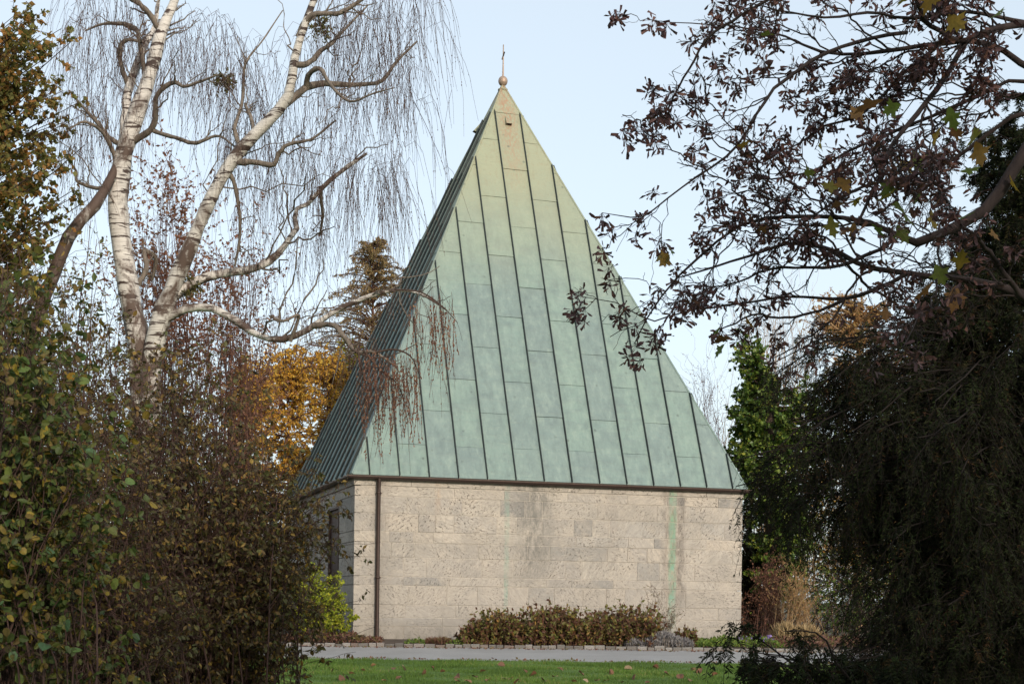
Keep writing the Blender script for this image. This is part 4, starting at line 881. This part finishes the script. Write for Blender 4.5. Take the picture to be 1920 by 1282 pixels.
big_shrub('broad_shrub', 'dense dark shrub with small drooping brown-green leaves before the birch', G(330, 14.5), [ell(310, 735, 14.5, 150, 80, .8, 1.7), ell(350, 880, 14.3, 190, 110, .9, 2.4), ell(420, 1020, 14.3, 190, 110, .9, 2.2), ell(300, 1160, 14.2, 240, 110, .9, 1.6), ell(530, 930, 14.6, 80, 80, .6, 1.1), ell(585, 970, 14.7, 50, 70, .5, .6), ell(540, 1080, 14.5, 70, 80, .6, .9), ell(200, 740, 14.6, 90, 100, .7, .9), ell(510, 1180, 14.2, 80, 70, .6, .8), ell(560, 1250, 14.0, 50, 30, .5, .25)], 310, .011, 11, 7, .056, 'lf_shrub', 'lf_shrub_big', .5, 240, .06, 'twig_red', LEAF_OVAL, 1.0)

# ------------------------------------------------------------------ plants round the chapel
stem_tree('lime_shrub', 'bright lime-yellow leafed shrub against the left corner of the chapel', 600, 36.4, [ell(600, 1110, 36.4, 62, 50, .6, 2), ell(620, 1150, 36.3, 50, 35, .5, 1), ell(545, 1120, 36.6, 45, 60, .6, 1)], 80, 'lf_lime', .085, 20, 'bark_dark', .012, 7, .3, (.2, .4), cat='shrub', shape=LEAF_DIA)
def low_cover(name, label, px0, px1, d0, d1, n, mat, sz, h, cat='plant', stem=None, wx=1.0, up=.3, top=None):
    a = G(px0, (d0 + d1) / 2); b_ = G(px1, (d0 + d1) / 2); base = (a + b_) / 2; t = thing(name, label, cat, base)
    u = rng.random(n); dd = rng.uniform(d0, d1, n); X = (a[0] + (b_[0] - a[0]) * u); hh = h * (np.sin(np.clip(u, .02, .98) * math.pi) ** .4) * (.75 + .35 * np.sin(X * 5.1 + 1) * np.sin(X * 2.3)) if top is None else h * top(u)
    zz = zg(dd) + hh * rng.random(n) ** .7
    S = np.stack([X, dd, zz], -1); Dn = unit(rng.standard_normal((n, 3)) * .8 + np.array([0, -.2, up]))
    leaves(S, Dn, rng.uniform(.6, 1.3, n) * sz, LEAF_DIA, M[mat], t, 'foliage', off=base, wx=wx)
    m_ = max(20, n // 14); j = rng.choice(n, m_); Sb = S[j].copy(); Sb[:, 2] = zg(Sb[:, 1]) - .03
    Sb[:, :2] += rng.normal(0, .03, (m_, 2)); PP = Sb[:, None] + (S[j] - Sb)[:, None] * np.linspace(0, 1, 4)[None, :, None]
    tube_obj('stems', PP, np.full((m_, 4), .005), M[stem or 'bark_red'], t, 3, kind='stuff', off=base)
    return t, S, hh
low_cover('ground_cover', 'low reddish ground cover at the foot of the downpipe', 520, 716, 35.75, 36.7, 2600, 'lf_cover', .075, .3)
low_cover('ground_cover', 'bright green ground cover with purple flowers at the right end of the wall', 1300, 1460, 36.0, 37.8, 2400, 'lf_green', .085, .22)
low_cover('ground_cover', 'rusty low plants along the kerb below the yew', 1440, 1640, 36, 38.5, 2400, 'lf_cover', .08, .26)
low_cover('weed_patch', 'small green weeds between wall and kerb near the downpipe', 760, 800, 35.7, 36.1, 160, 'lf_green', .07, .12)
low_cover('weed_patch', 'small green weeds just left of the dark perennials', 835, 880, 35.7, 36.1, 190, 'lf_green', .07, .13)
S = np.array([W(x, 1197, 36.2) for x in rng.uniform(1390, 1455, 45)]); S[:, 2] = zg(S[:, 1]) + rng.uniform(.12, .26, 45); S[:, 1] = rng.uniform(35.9, 37, 45)
fl = thing('flower_patch', 'small purple flowers above the green cover by the wall corner', 'flower', G(1420, 36.3))
leaves(S, unit(rng.standard_normal(S.shape) + np.array([0, -1, 1.])), rng.uniform(.05, .08, 45), LEAF_DIA, M['lf_flower'], fl, 'petals', off=np.array(fl.location), wx=1.8)
Sb = S.copy(); Sb[:, 2] = zg(Sb[:, 1]) - .02
tube_obj('stalks', np.stack([Sb, (S + Sb) / 2, S], 1), np.full((45, 3), .004), M['bark_dark'], fl, 3, kind='stuff', off=np.array(fl.location))
# perennial clump: many upright stems with leaves and dry seed heads
def perennials(name, label, px0, px1, d0, d1, n, h, prof):
    a = G(px0, (d0 + d1) / 2); b_ = G(px1, (d0 + d1) / 2); base = (a + b_) / 2; t = thing(name, label, 'plant', base)
    u = rng.random(n); dd = rng.uniform(d0, d1, n); X = a[0] + (b_[0] - a[0]) * u
    S = np.stack([X, dd, zg(dd) - .03], -1); Dn = unit(np.stack([rng.normal(0, .24, n) + (u - .5) * .3, rng.normal(-.05, .18, n), np.ones(n)], -1))
    P, R = shoots(S, Dn, h * prof(u) * rng.uniform(.62, 1.12, n), np.full(n, .006), 0, .2, 7, .4)
    tube_obj('stems', P, R, M['bark_red'], t, 3, kind='stuff', off=base)
    Sx, Tx = points_on(P, 20, .12); leaves(Sx, unit(Tx * .5 + rng.standard_normal(Tx.shape) * .8 + np.array([0, 0, -.1])), rng.uniform(.07, .13, len(Sx)), LEAF_OVAL, M['lf_perennial'], t, 'foliage', off=base)
    i = rng.random(n) < .35; leaves(P[i, -1], unit(Dn[i]), rng.uniform(.06, .12, i.sum()), LEAF_DIA, M['lf_cover'], t, 'seed_heads', off=base, wx=.7)
perennials('perennial_clump', 'long clump of dark red-green perennials along the foot of the chapel wall', 868, 1225, 35.75, 36.9, 680, .9, lambda u: np.clip(.35 + 3.2 * u, 0, .95 + .08 * np.sin(u * 17)) * np.where(u > .9, 1.1, 1.0))
perennials('perennial_clump', 'small brown upright tuft at the right end of the lavender', 1275, 1300, 36.0, 36.5, 40, .45, lambda u: .7 + .3 * np.sin(u * 3))
low_cover('lavender', 'grey lavender mound in front of the bare shrub by the wall', 1172, 1298, 35.72, 36.5, 5200, 'lf_lav', .1, .34, 'plant', 'bark_grey', .35, 1.6)
low_cover('grass_tuft', 'dry reddish grass tuft near the left part of the wall', 800, 846, 35.75, 36.1, 900, 'lf_cover', .12, .16, 'plant', None, .3, 1.8)
low_cover('ornamental_grass', 'pale tan grass clump right of the chapel below the yew', 1455, 1530, 38, 39, 2600, 'lf_tan', .26, .5, 'plant', 'bark_tan', .22, 2.0)
stem_tree('bare_shrub', 'thin almost leafless shrub standing before the green-stained wall', 1240, 37.2, [ell(1225, 1130, 37.2, 28, 35, .3, 1), ell(1262, 1155, 37.2, 25, 30, .3, .7), ell(1215, 1110, 37.2, 12, 12, .2, .3)], 26, 'lf_perennial', .04, 3, 'bark_grey', .009, 6, .14, (.2, .4), cat='shrub')

# ------------------------------------------------------------------ yew, right foreground
def yew(name, label, base, H, ells, n, nb, sz):
    t = thing(name, label, 'tree', base)
    k = np.linspace(0, 1, 12); T = base + np.stack([.1 * np.sin(k * 3), .1 * k, H * k - .1], -1)
    tube_obj('trunk', T[None], (.17 * (1 - .85 * k))[None], M['bark_yew'], t, 10, .08, off=base)
    C = in_ellipsoids(ells, n); PL, RL = limbs_from(T, None, C, .009, K=9, rise=.15, low=.06)
    PL[..., 2] += .35 * np.linalg.norm(PL[:, -1] - PL[:, 0], axis=1)[:, None] * np.sin(np.linspace(0, np.pi, 9))[None] * rng.uniform(.1, .9, (len(PL), 1))
    PL = PL + np.cumsum(rng.normal(0, .02, PL.shape), 1)
    tube_obj('limbs', PL, RL, M['bark_yew'], t, 5, off=base)
    PT, RT = children(PL, RL, nb, .25, 1, (25, 75), (.12, .28), 1.0, .3, 7, .4, .4)
    tube_obj('branchlets', PT, np.clip(RT, .002, .006), M['bark_yew'], t, 3, kind='stuff', off=base)
    P3, R3 = children(PT, RT, 6, .1, 1, (30, 65), (.3, .6), .9, .15, 5, .6, .5)
    tube_obj('branchlets', P3, np.clip(R3, .0015, .003), M['bark_yew'], t, 3, kind='stuff', off=base)
    Sx, Tx = points_on(P3, sz, 0)
    q = unit(np.cross(Tx, rng.standard_normal(Tx.shape) * .4 + np.array([0, 0, 1.0]))) * np.where(rng.random((len(Sx), 1)) < .5, 1, -1)
    leaves(Sx, unit(.75 * Tx + q), rng.uniform(.026, .046, len(Sx)), LEAF_DIA, M['lf_yew'], t, 'needles', off=base, wx=.42, vals=np.repeat(rng.random(len(P3)), sz))
yew('yew_tree', 'huge dark weeping yew filling the right side of the foreground', G(1930, 11.5), 5.9,
    [ell(1800, 640, 11.3, 150, 130, .7, 1.6), ell(1560, 720, 11.5, 120, 110, .6, 1.2), ell(1700, 820, 11, 200, 130, .9, 2), ell(1520, 900, 11.3, 120, 90, .6, .9), ell(1720, 990, 11, 210, 140, .9, 2.4), ell(1760, 1160, 11, 210, 120, .9, 2.4), ell(1870, 380, 11.6, 100, 200, .6, 2.6), ell(1780, 520, 11.6, 90, 90, .5, .9), ell(1900, 850, 11.2, 120, 350, .9, 2), ell(1440, 890, 11.3, 60, 40, .4, .35), ell(1640, 1240, 10.8, 120, 50, .6, .6)], 450, 10, 17)
yew('yew_sapling', 'low dark yew bough reaching over the lawn at the bottom right', G(1660, 8.6), .55,
    [ell(1450, 1240, 8.6, 70, 45, .3, 1.2), ell(1540, 1240, 8.6, 80, 50, .35, 1.2), ell(1650, 1250, 8.6, 80, 50, .4, 1)], 34, 8, 22)

# ------------------------------------------------------------------ maple, branches reaching in from the right
mb = G(2150, 8.5)
maple = thing('maple_tree', 'bare maple boughs with brown seed clusters and last leaves, upper right', 'tree', mb)
def mtrace(pts, K=22, d=8.2, dv=0.0):
    return trace(pts, K, d, dv)
trunkP, trunkR = mtrace([(2150, 1600, 45), (2140, 1100, 40), (2120, 800, 36), (2080, 560, 30), (2060, 380, 26), (2040, 150, 20), (2030, -100, 14)], 20)
tube_obj('trunk', trunkP[None], trunkR[None], M['bark_maple'], maple, 12, .04, off=mb)
mdefs = [
    [(2075, 560, 22), (1985, 575, 17), (1915, 550, 13), (1860, 535, 9), (1811, 524, 7.5), (1710, 515, 6.5), (1625, 502, 6), (1562, 473, 5.5), (1478, 460, 4.5), (1415, 477, 3.5), (1310, 506, 2.4), (1262, 520, 1.4)],
    [(2055, 330, 22), (1980, 230, 18), (1920, 285, 16), (1878, 358, 14), (1836, 404, 13), (1777, 434, 11), (1718, 459, 9), (1680, 443, 7), (1634, 417, 6), (1562, 406, 5), (1491, 404, 4.5), (1423, 407, 4), (1373, 431, 3.2), (1310, 484, 2.8), (1255, 539, 2.3), (1215, 598, 1.8), (1192, 645, 1)],
    [(1815, 76, 7), (1777, 147, 6.5), (1731, 211, 6), (1680, 274, 5.5), (1659, 329, 5), (1642, 371, 4), (1620, 420, 3)],
    [(2040, 90, 14), (1960, 45, 11), (1920, 42, 9), (1857, 57, 8), (1802, 72, 7), (1760, 59, 6), (1727, 34, 5.5), (1718, 0, 5), (1700, -50, 4)],
    [(2050, 180, 12), (1920, 124, 8), (1878, 98, 7), (1815, 81, 6), (1752, 88, 5.5), (1689, 99, 5), (1604, 110, 4), (1533, 101, 3.5), (1465, 70, 2.5), (1390, 55, 1.8), (1310, 48, 1.3), (1225, 42, .9)],
    [(2050, 250, 10), (1920, 152, 5), (1830, 180, 4.5), (1743, 216, 4), (1660, 255, 3.6), (1583, 291, 3.2), (1520, 324, 2.6), (1450, 340, 2), (1380, 336, 1.2)],
    [(1700, 60, 5), (1610, 75, 4.5), (1533, 103, 4.2), (1465, 147, 3.8), (1423, 206, 3.4), (1377, 274, 3), (1310, 324, 2.4), (1234, 375, 1.9), (1204, 388, 1.6), (1165, 386, 1.2), (1132, 378, .9)],
    [(1600, -60, 5), (1520, -30, 4.5), (1457, 2, 4), (1381, 46, 3.6), (1326, 88, 3), (1288, 147, 2.5), (1259, 194, 2), (1244, 226, 1.3)],
    [(1700, 515, 6), (1640, 545, 5), (1575, 565, 4.2), (1530, 560, 3.6), (1478, 560, 3), (1387, 569, 2.6), (1337, 575, 2.3), (1262, 589, 1.9), (1216, 601, 1.5), (1160, 570, 1.2), (1120, 563, 1), (1075, 556, .8)],
    [(1580, 563, 4), (1520, 590, 3.2), (1460, 600, 2.8), (1420, 596, 2.4), (1380, 615, 2), (1345, 631, 1.4)],
    [(1990, 580, 8), (1925, 568, 7), (1890, 530, 6), (1850, 480, 5), (1828, 456, 4.5), (1795, 430, 4)],
    [(1680, 445, 5), (1640, 475, 4.5), (1580, 495, 4), (1510, 498, 3.4), (1440, 500, 2.8), (1390, 520, 2.2), (1340, 530, 1.6), (1290, 530, 1)],
    [(1562, 473, 4), (1600, 520, 3.5), (1640, 560, 3), (1700, 600, 2)],
    [(2050, 230, 9), (1920, 212, 6), (1850, 250, 5), (1780, 300, 4.5), (1700, 330, 4), (1620, 350, 3.4), (1550, 385, 2.8), (1480, 440, 2), (1430, 500, 1.3)],
    [(2040, 60, 8), (1900, 38, 5), (1800, 20, 4.5), (1700, 30, 4), (1620, 20, 3.2), (1540, 30, 2.6), (1460, 20, 2), (1400, 5, 1.4)],
    [(1760, 88, 4.5), (1690, 140, 4), (1640, 190, 3.4), (1590, 225, 3), (1530, 240, 2.4), (1480, 275, 1.8), (1430, 300, 1)],
    [(1370, 284, 2), (1345, 265, 1.6), (1325, 220, 1.2), (1290, 190, .9), (1260, 170, .7)],
    [(1400, 280, 2), (1425, 310, 1.8), (1440, 350, 1.6), (1455, 400, 1.5), (1470, 440, 1.4)],
    [(1640, 500, 4), (1600, 530, 3), (1560, 600, 2.4), (1500, 640, 2), (1450, 670, 1.2)],
]
MP, MR = [], []
for i, pts in enumerate(mdefs):
    dd = depth_at(pts[0][0], pts[0][1], [trunkP, *MP]); P, R = mtrace(pts, 24, dd, float(rng.uniform(-1.3, .9)))
    P = P + np.cumsum(rng.normal(0, .004, P.shape), 0); R = R * .8
    tube_obj('bough', P[None], R[None], M['bark_maple'], maple, 8, .08, off=mb); MP.append(P); MR.append(R)
MP = np.array(MP); MR = np.array(MR)
Q1, QR1 = children(MP[:6], np.minimum(MR[:6], .012), 6, .15, .75, (15, 55), (.25, .5), -.05, .3, 24, .6, .3)
tube_obj('side_boughs', Q1, np.maximum(QR1, .0035), M['bark_maple'], maple, 5, kind='stuff', off=mb)
MP = np.concatenate([MP, Q1]); MR = np.concatenate([MR, QR1])
Q2, QR2 = children(MP, np.minimum(MR, .012), 13, .3, 1.0, (30, 65), (.07, .22), .05, .35, 7, .5, .4, lmin=.14)
Q3, QR3 = children(Q2, QR2, 3, .3, 1.0, (30, 60), (.25, .55), .05, .3, 6, .7, .5, lmin=.05)
tube_obj('twigs', Q2, np.clip(QR2, .0022, .005), M['bark_maple'], maple, 4, kind='stuff', off=mb)
tube_obj('twigs', Q3, np.clip(QR3, .0014, .0026), M['bark_maple'], maple, 3, kind='stuff', off=mb)
# seed clusters at the twig ends (keys hanging on fine stalks)
tips = np.concatenate([Q3[rng.random(len(Q3)) < .1, -1], Q2[rng.random(len(Q2)) < .42, -1], MP[:, -1]])
tips = np.concatenate([tips, np.array([W(x, y, 8) for x, y in ((1215, 225), (1232, 205), (1295, 75), (1195, 235), (1230, 40), (1250, 45), (1225, 355), (1205, 400), (1190, 605), (1180, 665), (1200, 672), (1088, 570), (1080, 580))])])
nk = 15; c = np.repeat(tips, nk, 0); Dk = unit(rng.standard_normal(c.shape) * .75 + np.array([0, 0, -.55]))
St = c + Dk * rng.uniform(.008, .05, (len(c), 1)) + np.array([0, 0, -.015])
leaves(St, unit(Dk + .7 * rng.standard_normal(c.shape)), rng.uniform(.032, .052, len(c)), LEAF_KEY, M['lf_key'], maple, 'seed_clusters', off=mb, wx=1.3)
tube_obj('seed_stalks', np.stack([c, (c + St) / 2, St], 1), np.full((len(c), 3), .0008), M['bark_maple'], maple, 3, kind='stuff', off=mb)
# five-lobed leaves, each its own
def maple_leaf():
    pts = []
    lobes = [(-150, .42), (-112, .3), (-88, .72), (-72, .5), (-58, .62), (-40, .36), (-28, .78), (-14, .68), (0, 1.0), (14, .68), (28, .78), (40, .36), (58, .62), (72, .5), (88, .72), (112, .3), (150, .42)]
    for a, r in lobes: pts.append((math.sin(R_(a)) * r * .62, math.cos(R_(a)) * r * .62 + .38, 0))
    pts = np.array(pts); pts[:, 2] = .18 * np.abs(pts[:, 0]) - .15 * pts[:, 1] ** 2
    V = np.vstack([[(0, .36, 0)], [(0, 0, 0)], pts]); n = len(pts)
    Fc = [(0, 2 + i, 3 + i) for i in range(n - 1)] + [(0, n + 1, 1), (0, 1, 2)]
    return V, np.array([(a, c_, b_, b_) for a, b_, c_ in Fc])
ML = maple_leaf()
green_spots = [(1635, 150, .16), (1600, 155, .13), (1690, 135, .12), (1340, 620, .12), (1315, 640, .13), (1300, 625, .1), (1365, 640, .11), (1325, 600, .09), (1350, 655, .1), (1283, 622, .07), (1405, 605, .11), (1522, 470, .12), (1640, 345, .13), (1665, 350, .12), (1700, 310, .16), (1720, 300, .14), (1580, 340, .12), (1600, 375, .11), (1760, 245, .12), (1790, 250, .13), (1885, 215, .16), (1890, 245, .14), (1680, 35, .16), (1790, 40, .16), (1865, 30, .13), (1815, 10, .14), (1440, 65, .09), (1515, 325, .1), (1510, 265, .08), (1395, 330, .08), (1645, 430, .11), (1670, 437, .12), (1700, 410, .14), (1665, 365, .12), (1740, 410, .12), (1760, 500, .13), (1800, 490, .13), (1910, 470, .09), (1815, 320, .12), (1735, 540, .14), (1650, 540, .1), (1790, 555, .15), (1585, 432, .08), (1420, 440, .07), (1720, 370, .12), (1560, 350, .1), (1850, 180, .13), (1600, 430, .09), (1830, 430, .11), (1360, 555, .09), (1570, 385, .1), (1690, 385, .12), (1905, 330, .12)]
gs = np.array([W(x, y, 7.4 + rng.normal(0, .3)) for x, y, s in green_spots]); gz_ = np.array([s for _, _, s in green_spots])
Dl = unit(rng.standard_normal(gs.shape) * .7 + np.array([0, -.2, -.6]))
allb = np.concatenate([MP.reshape(-1, 3), Q2.reshape(-1, 3), Q3.reshape(-1, 3)])
near = allb[np.array([np.argmin(((allb - p) ** 2).sum(1)) for p in gs])]
v_ = gs - Dl * gz_[:, None] * .4 - near; st_ = near + unit(v_) * np.minimum(np.linalg.norm(v_, axis=1, keepdims=True), .1)
part_leaves(st_, Dl, gz_, ML, M['lf_maple'], maple, mb)
tube_obj('leaf_stalks', np.stack([near, (st_ + near) / 2 + np.array([0, 0, .008]), st_], 1), np.full((len(st_), 3), .0012), M['bark_maple'], maple, 3, kind='stuff', off=mb)

# ------------------------------------------------------------------ unseen dense wood behind the viewpoint, put in to shade the foreground
nW = 40000; Xw = rng.uniform(2, 40, nW); Yw = rng.uniform(-32, -26, nW); top = 16.0 + 2 * np.sin(Xw * .8) + 1.5 * np.sin(Xw * 2.1 + 1) + rng.normal(0, 1.0, nW)
Sw = np.stack([Xw, Yw, -.6 + top * rng.random(nW) ** .8], -1)
wood = leaves(Sw, unit(rng.standard_normal(Sw.shape)), rng.uniform(.35, .75, nW), LEAF_DIA, M['lf_yew'], None, 'shade_woodland', wx=1.5)
wood['label'] = 'unseen dense dark wood behind the viewpoint, placed to shade the foreground'
nl_ = 1500; Xl = rng.uniform(-9, 10, nl_); Yl = np.where(rng.random(nl_) < .75, 35.42 - np.abs(rng.normal(0, .09, nl_)), 31.6 + np.abs(rng.normal(0, .12, nl_)))
leaves(np.stack([Xl, Yl, zg(Yl) + .015], -1), unit(np.stack([rng.standard_normal(nl_), rng.standard_normal(nl_), .35 * np.abs(rng.standard_normal(nl_))], -1)), rng.uniform(.03, .08, nl_), LEAF_DIA, M['lf_cover'], None, 'leaf_litter', wx=1.4)
